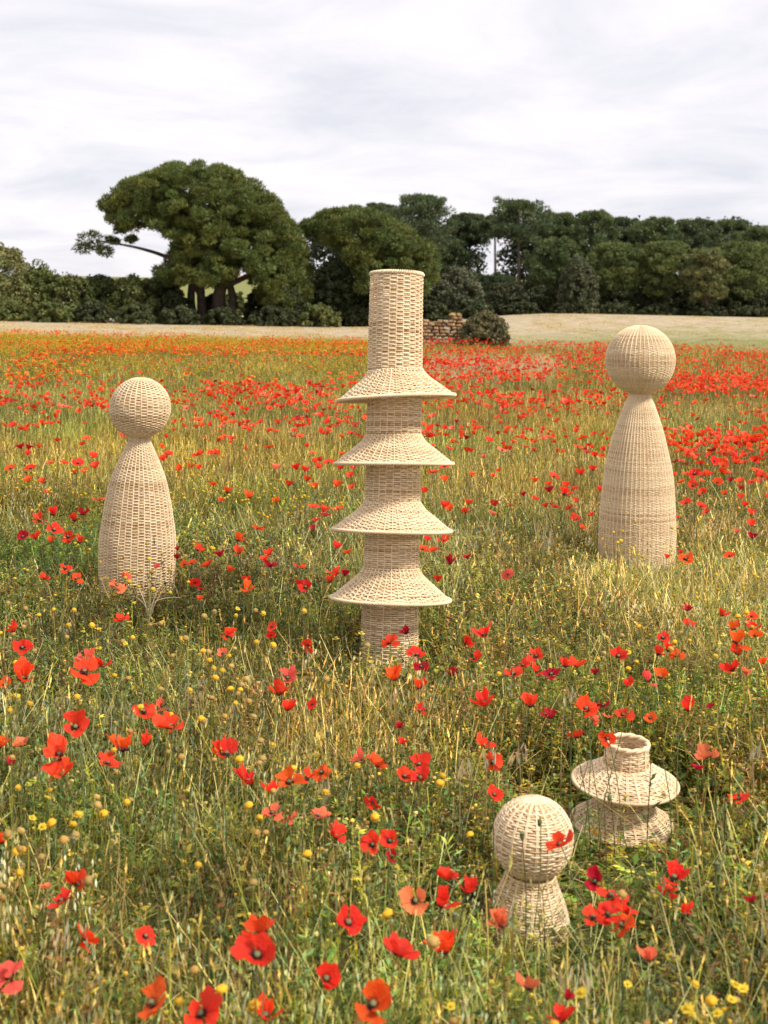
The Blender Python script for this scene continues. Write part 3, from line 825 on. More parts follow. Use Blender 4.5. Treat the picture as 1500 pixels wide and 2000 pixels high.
# a far farmhouse roof between the trunks of the big pine
fh = at_depth(487, 560, 230); fh.z = float(ground(fh.x, fh.y))
house = thing('farmhouse', 'distant low farmhouse with reddish roof glimpsed under the big pine', 'house', fh)
hb = MB(); zt = at_depth(487, 551, 230).z - fh.z
hb.add([(-2.2, 0, -.5), (2.2, 0, -.5), (2.2, 4, -.5), (-2.2, 4, -.5), (-2.2, 0, zt), (2.2, 0, zt), (2.2, 4, zt), (-2.2, 4, zt)], None, [(0, 1, 5, 4), (1, 2, 6, 5), (2, 3, 7, 6), (3, 0, 4, 7)], (0.5, 0.43, 0.34))
link('wall', hb.mesh('wall', M_STONE, False), house)
hr = MB()
hr.add([(-2.5, -.3, zt), (2.5, -.3, zt), (2.5, 4.3, zt), (-2.5, 4.3, zt), (-2.5, 2, zt + 1.1), (2.5, 2, zt + 1.1)], [(0, 4, 3), (1, 2, 5)], [(0, 1, 5, 4), (2, 3, 4, 5), (0, 3, 2, 1)], (0.42, 0.2, 0.12))
link('roof', hr.mesh('roof', M_STONE, False), house)

# ------------------------------------------------------------------ meadow: plants set out in world space
def proto(name, me):
    return bpy.data.objects.new(name, me)      # not linked: only its geometry is used
def blade_strip(mb, base, az, h, w, lean, curl, col, seg=2, tipw=0.1):
    t = np.linspace(0, 1, seg + 1)
    d = np.array([math.cos(az), math.sin(az), 0]); s = np.array([-math.sin(az), math.cos(az), 0])
    rr = lean * t + curl * t ** 2.2
    c = np.asarray(base)[None] + d[None] * (rr * h)[:, None] + np.array([0, 0, 1])[None] * (h * t * np.sqrt(np.maximum(0.15, 1 - (rr * .8) ** 2)))[:, None]
    ww = w * (1 - (1 - tipw) * t ** 1.5)
    V = np.stack([c - s * ww[:, None] / 2, c + s * ww[:, None] / 2], 1).reshape(-1, 3)
    i = np.arange(seg)[:, None] * 2
    mb.add(V, None, np.concatenate([i, i + 1, i + 3, i + 2], 1), col)
    return c[-1]
def vary(c, rng, a=0.42, hue=0.2):
    k = rng.uniform(1 - a, 1 + a); q = rng.uniform(-hue, hue)
    return (c[0] * k * (1 + q), c[1] * k, c[2] * k * (1 - q))
GREEN, YGREEN, STRAW, BROWN, GREY = (0.090, 0.120, 0.017), (0.27, 0.215, 0.026), (0.58, 0.41, 0.125), (0.20, 0.098, 0.034), (0.155, 0.175, 0.045)
def clump_wheat(seed, n=20, hh=(0.14, 0.37), sp=0.15, head=0.45, w=0.0024):
    rng = np.random.default_rng(seed); mb = MB()
    for i in range(n):
        b = (rng.normal() * sp * .6, rng.normal() * sp * .6, -.01); h = rng.uniform(*hh)
        col = vary([YGREEN, STRAW, YGREEN, STRAW, BROWN][rng.integers(0, 5)], rng)
        az = rng.uniform(0, 6.28)
        tip = blade_strip(mb, b, az, h, w, abs(rng.normal(0, .30)), rng.uniform(-.1, .4), col, 3, .6)
        if rng.random() < head:
            L = rng.uniform(.025, .05); q = rng.uniform(-.4, .4)
            hc = vary([STRAW, YGREEN, (0.36, .31, .12)][rng.integers(0, 3)], rng)
            for k in range(6):
                zz = k / 6 * L; a2 = k * 2.4; r = .0024 * (1 - abs(k / 5 - .4))+.001
                p = tip + np.array([q * zz, 0, zz - .01])
                o = np.array([math.cos(a2), math.sin(a2), 0])
                mb.add([p, p + o * r + (0, 0, L * .16), p + (0, 0, L * .36), p - o * r + (0, 0, L * .16)], None, [(0, 1, 2, 3)], hc)
        if rng.random() < .5:
            blade_strip(mb, (b[0], b[1], h * rng.uniform(.1, .4)), rng.uniform(0, 6.28), h * rng.uniform(.3, .5), .005, .3, .5, vary([YGREEN, GREEN, STRAW][rng.integers(0, 3)], rng), 3)
    return mb
def clump_blades(seed, n=34, hh=(0.06, 0.22), sp=0.16, w=0.0038, cols=(GREEN, YGREEN, GREEN, STRAW)):
    rng = np.random.default_rng(seed); mb = MB()
    for i in range(n):
        b = (rng.normal() * sp * .6, rng.normal() * sp * .6, -.01)
        blade_strip(mb, b, rng.uniform(0, 6.28), rng.uniform(*hh), w * rng.uniform(.6, 1.3), rng.uniform(0, .6), rng.uniform(0, .7), vary(cols[rng.integers(0, len(cols))], rng), 3)
    return mb
def clump_leafy(seed, n=12, hh=(0.10, 0.29), sp=0.15, cols=(GREEN, GREY, YGREEN, GREEN, BROWN), fluff=0):
    """branched weeds with many small leaves"""
    rng = np.random.default_rng(seed); mb = MB()
    for i in range(n):
        b = np.array([rng.normal() * sp * .6, rng.normal() * sp * .6, -.01]); h = rng.uniform(*hh); az = rng.uniform(0, 6.28); ln = rng.uniform(0, .3)
        col = vary(cols[rng.integers(0, len(cols))], rng)
        tip = blade_strip(mb, b, az, h, .003, ln, .05, vary(BROWN if rng.random() < .4 else YGREEN, rng), 2, .6)
        m = rng.integers(20, 32)
        for k in range(m):
            t = rng.uniform(.12, 1) ** 1.2; p = b + (tip - b) * t
            a = rng.uniform(0, 6.28); L = rng.uniform(.010, .034) * (1.25 - .5 * t); d = np.array([math.cos(a), math.sin(a), rng.uniform(-.1, .9)])
            s = np.array([-math.sin(a), math.cos(a), rng.uniform(-.4, .4)]) * L * rng.uniform(.12, .26)
            mb.add([p, p + d * L * .55 + s, p + d * L, p + d * L * .55 - s], None, [(0, 1, 2, 3)], vary(col, rng, .25))
        if rng.random() < fluff:
            hc = vary([(0.40, .25, .08), (0.5, .30, .04), (0.34, .22, .08)][rng.integers(0, 3)], rng, .25, .05)
            mb.blob(tip, (.0050, .0050, .0042), 6, 2, hc, jit=.2, rng=rng)
    return mb
def clump_litter(seed, n=26):
    rng = np.random.default_rng(seed); mb = MB()
    for i in range(n):
        b = (rng.normal() * .12, rng.normal() * .12, rng.uniform(0, .05))
        blade_strip(mb, b, rng.uniform(0, 6.28), rng.uniform(.08, .22), .004, rng.uniform(.5, 1.1), rng.uniform(-.3, .4), vary([STRAW, BROWN, BROWN, (0.33, .27, .17), YGREEN][rng.integers(0, 5)], rng), 3)
    return mb
def clump_oat(seed, n=7, pale=(0.46, 0.37, 0.19)):
    """loose nodding panicles of wild oat"""
    rng = np.random.default_rng(seed); mb = MB()
    for i in range(n):
        b = (rng.normal() * .08, rng.normal() * .08, -.01); h = rng.uniform(.28, .44); az = rng.uniform(0, 6.28)
        tip = blade_strip(mb, b, az, h, .003, .1, .2, vary(STRAW, rng), 3, .5)
        for k in range(rng.integers(5, 10)):
            a = az + rng.normal() * .9; q = rng.uniform(.01, .05); p = tip + np.array([math.cos(a) * q, math.sin(a) * q, -rng.uniform(0, .10)])
            L = rng.uniform(.018, .03)
            mb.add([p, p + (.0022, .001, -L * .4), p + (0.001, 0, -L), p + (-.0022, -.001, -L * .4)], None, [(0, 1, 2, 3)], vary(pale, rng))
    return mb
def head_daisy(seed, rays=True, dry=False):
    rng = np.random.default_rng(seed); mb = MB()
    h = 1.0
    return mb
def yellow_plant(seed, n=5, hh=(.2, .36), col=(0.74, 0.50, 0.03), r=.010, dry=.2, sp=.09):
    rng = np.random.default_rng(seed); mb = MB()
    for i in range(n):
        b = np.array([rng.normal() * sp, rng.normal() * sp, -.01])
        tip = blade_strip(mb, b, rng.uniform(0, 6.28), rng.uniform(*hh), .0028, rng.uniform(0, .25), .05, vary(YGREEN, rng), 2, .7)
        c = vary((0.40, .235, .06) if rng.random() < dry else col, rng, .2, .06)
        rr = r * rng.uniform(.75, 1.25)
        mb.blob(tip, (rr, rr, rr * .6), 7, 2, c, jit=.1, rng=rng)
        for k in range(6):
            t = rng.uniform(.1, .8); p = b + (tip - b) * t; a = rng.uniform(0, 6.28); L = .03
            d = np.array([math.cos(a), math.sin(a), .5]); s = np.array([-math.sin(a), math.cos(a), 0]) * .003
            mb.add([p, p + d * L * .5 + s, p + d * L, p + d * L * .5 - s], None, [(0, 1, 2, 3)], vary(GREEN, rng))
    return mb

def scatter(name, label, cat, P, rot, scale, idx, tint, protos):
    me = bpy.data.meshes.new(name)
    P = np.asarray(P, np.float32)
    me.vertices.add(len(P)); me.vertices.foreach_set('co', P.ravel())
    a = me.attributes.new('rot', 'FLOAT_VECTOR', 'POINT'); a.data.foreach_set('vector', np.asarray(rot, np.float32).ravel())
    a = me.attributes.new('scl', 'FLOAT_VECTOR', 'POINT'); a.data.foreach_set('vector', np.asarray(scale, np.float32).ravel())
    a = me.attributes.new('idx', 'INT', 'POINT'); a.data.foreach_set('value', np.asarray(idx, np.int32))
    t = np.concatenate([np.asarray(tint, np.float32), np.ones((len(P), 1), np.float32)], 1)
    a = me.attributes.new('tint', 'FLOAT_COLOR', 'POINT'); a.data.foreach_set('color', t.ravel())
    o = link(name, me)
    ng = bpy.data.node_groups.new(name + '_nodes', 'GeometryNodeTree')
    ng.interface.new_socket('Geometry', in_out='INPUT', socket_type='NodeSocketGeometry')
    ng.interface.new_socket('Geometry', in_out='OUTPUT', socket_type='NodeSocketGeometry')
    N, L = ng.nodes, ng.links
    gi, go = N.new('NodeGroupInput'), N.new('NodeGroupOutput')
    jn = N.new('GeometryNodeJoinGeometry')
    def attr(nm, ty):
        q = N.new('GeometryNodeInputNamedAttribute'); q.data_type = ty; q.inputs['Name'].default_value = nm
        return q.outputs['Attribute']
    ar, asx, ai = attr('rot', 'FLOAT_VECTOR'), attr('scl', 'FLOAT_VECTOR'), attr('idx', 'INT')
    for k, pr in enumerate(protos):
        oi = N.new('GeometryNodeObjectInfo'); oi.inputs['Object'].default_value = pr; oi.inputs['As Instance'].default_value = False
        cp = N.new('FunctionNodeCompare'); cp.data_type = 'INT'; cp.operation = 'EQUAL'
        L.new(ai, cp.inputs[2]); cp.inputs[3].default_value = k
        ip = N.new('GeometryNodeInstanceOnPoints')
        L.new(gi.outputs[0], ip.inputs['Points']); L.new(cp.outputs[0], ip.inputs['Selection'])
        L.new(oi.outputs['Geometry'], ip.inputs['Instance']); L.new(ar, ip.inputs['Rotation']); L.new(asx, ip.inputs['Scale'])
        L.new(ip.outputs[0], jn.inputs[0])
    L.new(jn.outputs[0], go.inputs[0])
    md = o.modifiers.new('scatter', 'NODES'); md.node_group = ng
    return tag(o, label, cat, kind='stuff')

def room(P, hgt, rng, keep=0.035):
    """height factor for plants: none inside a sculpture, short where they were trodden down in front of it"""
    f = np.ones(len(P))
    for x, y, R, hc, sl in FOOT:
        dist = math.hypot(x, y)
        fx, fy = -x / dist, -y / dist
        dx, dy = P[:, 0] - x, P[:, 1] - y
        t = dx * fx + dy * fy; lat = np.abs(dx * -fy + dy * fx); rad = np.hypot(dx, dy)
        lim = hc + sl * np.maximum(0, t - R)
        inn = (lat < R + 0.14) & (t > 0) & (t < 1.5)
        near = (rad < R + (.32 if hc < 0 else .2))
        k = np.where(inn, np.clip(lim / hgt, .08, 1), 1.0)
        k = np.where(near & ~inn, np.minimum(k, .22 if hc < 0 else .6), k)
        k = np.where((rng.random(len(P)) < keep) & (rad > R + .03), 1.0, k)
        k = np.where(rad < R + .04, 0.0, k)
        f = np.minimum(f, k)
    return f
def lattice_noise(x, y, cell, seed):
    rng = np.random.default_rng(seed); G = rng.random((128, 128))
    xi, yi = x / cell + 60, y / cell + 20
    x0, y0 = np.floor(xi).astype(int), np.floor(yi).astype(int); fx, fy = sstep(xi - x0), sstep(yi - y0)
    g = lambda a, b: G[a % 128, b % 128]
    return (g(x0, y0) * (1 - fx) + g(x0 + 1, y0) * fx) * (1 - fy) + (g(x0, y0 + 1) * (1 - fx) + g(x0 + 1, y0 + 1) * fx) * fy
def wedge(n, y0, y1, margin, rng, power=1.0):
    """uniform points of the part of the meadow the photo could see, a step to the side included"""
    w0, w1 = .29 * y0 + margin, .29 * y1 + margin
    y = np.sqrt(rng.uniform(0, 1, n) * (w1 * w1 - w0 * w0) + w0 * w0)
    y = (y - margin) / .29
    x = rng.uniform(-1, 1, n) * (.29 * y + margin)
    return x, y

rng = np.random.default_rng(21)
GP = []
for k in range(4): GP.append(proto('wheat_tuft', clump_wheat(400 + k).mesh('wheat_tuft', M_GRASS, False)))          # 0-3
for k in range(4): GP.append(proto('blade_tuft', clump_blades(410 + k).mesh('blade_tuft', M_GRASS, False)))         # 4-7
for k in range(4): GP.append(proto('weed_tuft', clump_leafy(420 + k, fluff=.5).mesh('weed_tuft', M_GRASS, False)))  # 8-11
for k in range(2): GP.append(proto('litter_tuft', clump_litter(430 + k).mesh('litter_tuft', M_GRASS, False)))       # 12-13
for k in range(2): GP.append(proto('oat_tuft', clump_oat(440 + k).mesh('oat_tuft', M_GRASS, False)))                # 14-15
for k in range(3): GP.append(proto('coarse_tuft', clump_wheat(450 + k, 26, (.14, .36), .3, .6, .006).mesh('coarse_tuft', M_GRASS, False)))   # 16-18 far
for k in range(3): GP.append(proto('coarse_leaf_tuft', clump_blades(460 + k, 34, (.08, .26), .32, .008).mesh('coarse_leaf_tuft', M_GRASS, False)))  # 19-21 far

def grass_zone(n, y0, y1, margin, far=False, wide=1.0):
    x, y = wedge(n, y0, y1, margin, rng)
    P = np.stack([x, y, np.zeros(n)], -1)
    u, v = to_px(x, y, np.full(n, .2))
    n1 = lattice_noise(x, y, 1.1, 1); n2 = lattice_noise(x, y, .45, 2); n3 = lattice_noise(x, y, 4.5, 3)
    # straw share: the right half between the tower and the right figure is a stand of dry tall grass
    straw = 0.34 + .5 * (n1 - .5) + .30 * sstep((u - 820) / 150) * sstep((v - 880) / 80) * sstep((1330 - v) / 100) + .12 * sstep((y - 14) / 10) - .1 * sstep((500 - u) / 200) * sstep((v - 900) / 60)
    leafy_ = 0.34 + .5 * (n2 - .5) + .12 * sstep((700 - u) / 300)
    r = rng.random(n)
    idx = np.where(r < straw * .62, rng.integers(0, 4, n), np.where(r < straw * .62 + leafy_ * .62, rng.integers(8, 12, n), np.where(r > .93, rng.integers(12, 14, n), rng.integers(4, 8, n))))
    idx = np.where((rng.random(n) < .018 + .03 * straw), rng.integers(14, 16, n), idx)
    if far:
        idx = np.where(rng.random(n) < .35 + .5 * straw, rng.integers(16, 19, n), rng.integers(19, 22, n))
    s = rng.uniform(.75, 1.15, n) * (0.86 + .34 * n1)
    f = room(P, .30, rng)
    sp_ = lattice_noise(x, y, .8, 5)       # stands of one kind of plant
    q_ = rng.random(n)
    if not far:
        idx = np.where((sp_ > .60) & (q_ < .65), rng.integers(8, 12, n), np.where((sp_ < .36) & (q_ < .5), rng.integers(4, 8, n), idx))
    hz = s * f * np.where(far, .9, .84) * rng.uniform(.75, 1.2, n)
    keep = f > .01
    tint = np.stack([np.ones(n) * (1 + .10 * (n3 - .5)), 1 + 0 * n3, .95 + .2 * (n1 - .5)], -1) * (rng.lognormal(-.04, .34, n) * (.66 + .62 * n2))[:, None]
    gold = sstep((lattice_noise(x, y, 1.3, 12) - .5) / .25)[:, None]; green = sstep((lattice_noise(x, y, .9, 13) - .52) / .25)[:, None]
    tint = tint * (1 + gold * np.array([.14, .04, -.12])) * (1 + green * np.array([-.14, .03, -.12]))
    pale = (sstep((u - 860) / 120) * sstep((v - 1010) / 60) * sstep((1300 - v) / 80) * .45)[:, None]
    tint = tint * (1.18 + .10 * sstep((v - 1250) / 200))[:, None] * np.array([1.04, 1.10, 1.42])
    tint = tint * (1 + pale * np.array([.9, .8, 1.0]))
    # fresher green on the left middle, drier on the right
    fresh = sstep((n2 - .45) / .3) * .5 + .25 * sstep((600 - u) / 300)
    tint *= np.stack([1 - .22 * fresh, 1 + .02 * fresh, 1 - .1 * fresh], -1)
    rot = np.stack([rng.normal(0, .06, n), rng.normal(0, .06, n), rng.uniform(0, 6.28, n)], -1)
    sc = np.stack([s * wide, s * wide, hz], -1)
    return P[keep], rot[keep], sc[keep], idx[keep], tint[keep]
Z = [grass_zone(6500, 1.5, 5.2, .5), grass_zone(9500, 5.2, 11.0, .8, False, 1.2), grass_zone(10000, 11, 22, 1.5, True, .85), grass_zone(12000, 20, EDGE + .6, 3.0, True)]
scatter('meadow_grass', 'wheat, grass and weeds of the meadow', 'grass', *[np.concatenate([z[k] for z in Z]) for k in range(5)], GP)

# dark weeds and pale plumes along the far edge of the poppies
n = 1500
x = rng.uniform(-22, 24, n); y = EDGE - .5 + rng.normal(0, .6, n) - np.abs(rng.normal(0, .8, n))
s = rng.uniform(.6, 1.3, n) * (.5 + lattice_noise(x, y, 2.2, 8)) * np.where(x > -5, 1.1, .6)
tn = np.array([.62, .66, .55]) * rng.uniform(.7, 1.3, n)[:, None]
scatter('edge_weeds', 'rough dark weeds where the poppies end', 'weeds', np.stack([x, y, 0 * x], -1), np.stack([0 * x, 0 * x, rng.uniform(0, 6.28, n)], -1), np.stack([s, s, s], -1), rng.integers(19, 22, n) - 19, tn, GP[19:22])
n = 420
u = rng.uniform(835, 1085, n); v = rng.normal(700, 9, n)
pp = np.array([at_height(a, b, .45) for a, b in zip(u, v)]); pp[:, 2] = 0
pp = pp[pp[:, 1] < EDGE]; n = len(pp)
s = rng.uniform(.8, 1.25, n)
scatter('pale_plumes', 'cream coloured dry grass plumes before the ruined wall', 'dry grass', pp, np.stack([0 * s, 0 * s, rng.uniform(0, 6.28, n)], -1), np.stack([s, s, s], -1), np.zeros(n, int), np.ones((n, 3)) * rng.uniform(.9, 1.35, n)[:, None],
        [proto('plume_tuft', clump_oat(470, 12, (.72, .6, .42)).mesh('plume_tuft', M_GRASS, False))])

# ------------------------------------------------------------------ poppies
def petal_grid(open_, rng, nu=7, nt=6, half=0.95, L=1.0, ruffle=.10):
    """unit petal in the flower's frame (+X out of the centre, +Z the flower's axis)"""
    u = np.linspace(-1, 1, nu)[None, :]; t = np.linspace(0, 1, nt)[:, None]
    e0, e1 = math.radians(82 - 74 * open_), math.radians(96 - 92 * open_)   # angle above the flat at base / rim
    ang = e0 + (e1 - e0) * np.linspace(0, 1, 40); ang[:6] *= np.linspace(.35, 1, 6)
    rr = np.concatenate([[0], np.cumsum(np.cos(ang))])[:-1] / 40; zz = np.concatenate([[0], np.cumsum(np.sin(ang))])[:-1] / 40
    edge = 1 - .20 * np.abs(u) ** 3 + .05 * np.sin(u * 5 + rng.uniform(0, 6)) + .03 * np.sin(u * 11 + rng.uniform(0, 6))
    tt = np.clip(t * edge, 0, 1)
    R = np.interp(tt, np.linspace(0, 1, 40), rr) * L + .045; Zc = np.interp(tt, np.linspace(0, 1, 40), zz) * L
    az = u * half * (0.55 + .45 * np.sqrt(t)) + 0 * t
    ph = rng.uniform(0, 6, 3)
    wob = ruffle * t ** 1.6 * (np.sin(u * 4.2 + ph[0]) + .6 * np.sin(u * 8.5 + ph[1]) * t) * .6 + .035 * rng.normal(size=(nt, nu)) * t + .03 * t * np.sin(u * 13 + ph[2])
    X = R * np.cos(az); Y = R * np.sin(az) * 1.0
    X = X + wob * .35 * np.cos(az); Y = Y + wob * .35 * np.sin(az); Zc = Zc + wob * (.35 + .65 * open_)
    V = np.stack([X, Y, Zc], -1).reshape(-1, 3)
    i = np.arange(nt - 1)[:, None] * nu; j = np.arange(nu - 1)[None]
    Q = np.stack([i + j, i + j + 1, i + nu + j + 1, i + nu + j], -1).reshape(-1, 4)
    return V, Q, (t + 0 * u).reshape(-1)
def petal_cols(t, rng, blotch=True):
    k = np.clip((t - .16) / .16, 0, 1) if blotch else np.ones_like(t)
    k = k * k * (3 - 2 * k)
    base = np.array([.07, .03, .06])
    c = base[None] * (1 - k)[:, None] + np.array([1, 1, 1.0])[None] * k[:, None]
    return c * (0.80 + .3 * t[:, None]) * rng.uniform(.92, 1.08) + (t[:, None] ** 6) * np.array([.0, .05, .05])
OPEN = {'c': .40, 't': .80, 'f': .70, 'b': .95, 'n': .60}
PETALS = {}
prng = np.random.default_rng(99)
for key, op in OPEN.items():
    PETALS[key] = []
    for k in range(10):
        V, Q, t = petal_grid(op + prng.uniform(-.24, .20), prng, 12, 8, ruffle=.27 if key in 'nb' else .21)
        PETALS[key].append(np_mesh('petal', V, [Q], M_PETAL, petal_cols(t, prng, k % 3 != 2)))
def capsule_mesh(rng):
    mb = MB()
    prof = [(.03, -.02), (.085, .05), (.115, .14), (.10, .22), (.125, .235), (.11, .26), (.0, .275)]
    seg = 10; th = np.arange(seg) * 2 * math.pi / seg
    V = np.concatenate([np.stack([r * np.cos(th), r * np.sin(th), z + 0 * th], -1) for r, z in prof])
    i = np.arange(len(prof) - 1)[:, None] * seg; j = np.arange(seg)[None]; k = (j + 1) % seg
    mb.add(V, None, np.stack([i + j, i + k, i + seg + k, i + seg + j], -1).reshape(-1, 4), (0.17, .19, .09))
    return mb.mesh('seed_capsule', M_STEM)
CAPS = capsule_mesh(prng)
def stamens_mesh(rng):
    mb = MB()
    for k in range(34):
        a = rng.uniform(0, 6.28); r = rng.uniform(.16, .27); z = rng.uniform(.10, .23)
        p0 = np.array([math.cos(a) * .06, math.sin(a) * .06, .01]); p1 = np.array([math.cos(a) * r, math.sin(a) * r, z]); s = np.array([-math.sin(a), math.cos(a), 0]) * .008
        mb.add([p0 - s, p0 + s, p1 + s * .7, p1 - s * .7], None, [(0, 1, 2, 3)], (.03, .018, .035))
        mb.blob(p1, (.026, .026, .032), 4, 2, (.035, .024, .035))
    return mb.mesh('stamens', M_STEM)
STAM = stamens_mesh(prng)
def stem_pts(base, head, n, rng, k=7):
    """base -> head, bowed, arriving along the flower's axis n"""
    base, head, n = np.asarray(base), np.asarray(head), np.asarray(n)
    h = np.linalg.norm(head - base)
    c1 = base + np.array([rng.normal() * .05, rng.normal() * .05, .55]) * h; c2 = head - n * h * .13
    t = np.linspace(0, 1, k)[:, None]
    return (1 - t) ** 3 * base + 3 * (1 - t) ** 2 * t * c1 + 3 * (1 - t) * t * t * c2 + t ** 3 * head
COLORS = {'r': (.97, .052, .024), 'o': (.98, .092, .018), 'd': (.52, .010, .026), 's': (.97, .17, .095)}
def frame_z(n):
    n = Vector(n).normalized()
    return n.to_track_quat('Z', 'Y').to_matrix()
# photo list: u, v, width, colour, pose
PLIST = """502 1866 80 r f;510 1820 58 o n;393 1980 74 r f;297 1960 72 o f;520 1975 62 r c;727 1962 82 o f;636 1912 70 r f;778 1862 72 r f;868 1846 62 o c;680 1802 68 r f;876 1716 52 r f;914 1732 46 r c
863 1758 52 r c;812 1760 54 s f;980 1798 54 s c;1033 1930 48 s n;1110 1945 30 d c;1095 1980 54 r c;1163 1722 42 d f;1195 1750 46 r n;1158 1792 42 r t;1186 1786 42 r t;1215 1806 46 o b;1224 1782 36 r t;1318 1706 54 r c;1306 1738 32 r b
1338 1787 36 r n;1466 1755 28 d c;1268 1868 40 s c;1440 1560 42 r f;150 1726 54 o f;120 1760 48 r f;163 1832 46 o b;284 1828 40 r f;20 1908 54 s t;2 1640 32 o c;88 1735 20 s n;1095 1650 54 r f
47 1318 56 o c;25 1227 30 r c;44 1265 36 r f;10 1338 30 o t;165 1312 46 o t;170 1288 34 s n;200 1301 28 r n;148 1420 54 r f;238 1210 28 r t;445 1243 28 r n;435 1277 18 s n;280 1390 40 r t;318 1380 24 s n;333 1420 54 r t;243 1452 58 o c;285 1447 38 r c
118 1475 58 r t;125 1512 46 o t;42 1455 34 s t;22 1490 22 d c;0 1453 32 o c;210 1492 44 r t;443 1463 66 r c;484 1518 48 r c;566 1528 52 o f;532 1541 36 r c;600 1520 26 r n;628 1508 30 o b;533 1589 36 s t;563 1594 28 s b;621 1595 44 s f;655 1634 50 r f
728 1650 42 r f;762 1643 42 r f;765 1672 22 d n;545 1346 44 r c;562 1325 30 s n;562 1380 30 r c;610 1375 18 r b;770 1318 44 o c;736 1495 36 o t;705 1482 34 s n;818 1338 34 r c;820 1385 22 r c;780 1415 24 d c;785 1447 24 r c;820 1488 38 r c;790 1517 34 r t;822 1520 46 r f
728 1567 26 r b;762 1255 34 r t;793 1232 24 d c;815 1280 32 r t;823 1302 24 d b;883 1312 32 d c;945 1235 34 r c;910 1258 26 r n;930 1284 32 r c;945 1365 48 r c;1036 1370 42 r c;1048 1282 30 r t;1003 1316 28 r t;1022 1300 24 r t;1050 1312 22 r n;1077 1317 28 d t
1126 1301 48 r f;1104 1296 28 r c;1162 1312 20 d c;1076 1396 30 d c;1145 1385 44 o t;1160 1406 32 s b;1178 1378 24 d n;1188 1400 24 s n;1218 1397 42 o t;1270 1402 28 o f;1345 1380 38 r c;1388 1382 16 d n;1126 1440 38 r n;1383 1477 50 s f;1362 1502 20 d n;1186 1443 34 o b
1208 1282 28 r n;1228 1340 24 r n;1290 1318 32 o c;1265 1330 30 s n;1285 1278 28 r n;1304 1271 26 r n;1323 1280 26 o t;1343 1192 22 d t;1345 1220 28 r f;1295 1246 26 r t;1430 1308 36 r n;1458 1315 24 s n;1440 1248 38 o c;1442 1272 30 r c;1410 1197 24 o c;1433 1223 28 o c;1470 1224 26 r c;1476 1242 24 o t
1490 1292 20 o c;1468 1204 20 o t;965 1552 44 r f;962 1488 30 r b;945 1456 30 r n;127 1110 24 r t;148 1130 24 o t;86 1130 22 r f;45 1048 26 d f;68 1046 26 r c;105 1035 28 r f;100 1055 18 o c;78 1012 28 r c;104 1000 28 r c;145 1012 24 r c;161 1000 24 d c;133 1048 24 r f;157 1055 26 r c
387 1070 24 o c;360 1103 16 o t;374 1101 20 o t;405 1105 26 r f;429 1082 20 d c;346 1072 16 d c;346 1088 16 d c;466 1051 26 o c;468 1080 22 r n;450 1112 18 o c;482 1147 34 o c;481 1131 20 r c;380 1138 18 r b;392 1152 14 d n;390 1168 14 r c;524 1080 20 r c;517 1092 18 r c;528 1106 24 d t;582 1107 24 r t
598 1147 30 r f;585 1140 18 r c;655 1117 26 r c;674 1119 20 d c;645 1131 22 r c;658 1066 20 r c;680 1080 16 o n;600 1260 24 r b;531 1224 16 r b;530 1240 16 r b;445 957 26 o c;486 967 26 o c;432 977 18 o c;417 948 16 o n;540 977 18 o c;565 944 20 r c;578 912 20 r c;596 916 18 r c;600 935 18 o c;615 950 18 o c;658 946 20 o c
688 953 14 o n;615 900 16 r c;642 904 18 r t;621 913 14 r n;665 913 16 r c;690 912 16 r c;685 929 14 r n;612 991 20 r t;633 994 20 r c;635 1007 20 d t;660 995 20 o t;617 1017 14 r n;612 1033 12 d n;538 912 18 s c;245 1130 22 s t;228 1143 26 s b;305 1107 14 s c;845 922 22 r t;868 936 16 o c;828 958 16 r c;922 926 14 o c
868 986 20 r c;909 998 18 r c;966 984 18 r c;962 1004 14 s n;998 988 12 s n;1022 965 14 d c;1045 937 16 o c;1082 931 18 r t;1072 945 14 r c;1104 961 26 r c;1105 947 16 r c;1123 954 14 r c;1134 922 20 r c;1158 915 18 r c;1172 955 16 r c;1124 978 14 r c;1084 991 18 r t;1066 987 14 r c;1045 975 14 r n;1113 993 16 r f;1155 1005 16 r c
1124 1015 22 r t;1137 1032 12 o n;865 1055 22 r t;835 1053 14 r c;825 1073 20 o t;848 1075 20 o t;878 1096 24 d c;913 1088 16 d c;855 1130 20 r c;992 1122 20 s b;1340 1092 26 o t;1303 1087 14 r c;1330 1078 12 r c;1425 1086 18 o t;1357 925 22 r f;1343 926 18 o t;1355 948 22 r f;1374 926 16 r c;1468 1022 20 r c;1470 1047 20 d c;1440 1037 14 s c
1447 970 16 r c;1455 985 16 r c;1468 1001 18 r c;1340 983 20 r t;1369 989 18 r t;1380 1001 12 o n;1395 901 18 r f;1427 937 14 d c;1447 952 14 d c;1324 1010 14 s c;1478 920 18 r t;1484 940 14 r c;40 872 18 d c;56 873 16 d c;152 905 20 r t;185 910 20 r c;183 890 18 r c;165 920 16 o c;145 922 16 o c;54 937 20 o c;82 940 16 o c;92 962 16 o c
327 888 24 r t;318 895 18 r c;388 888 24 r t;372 910 16 r c;388 913 14 r c;421 886 14 r n;60 915 20 r t;100 905 18 o t;125 905 16 r t;20 915 18 o t"""
POP = []
for ln in PLIST.replace('\n', ';').split(';'):
    if ln.strip():
        a = ln.split(); POP.append((float(a[0]), float(a[1]), float(a[2]), a[3], a[4]))
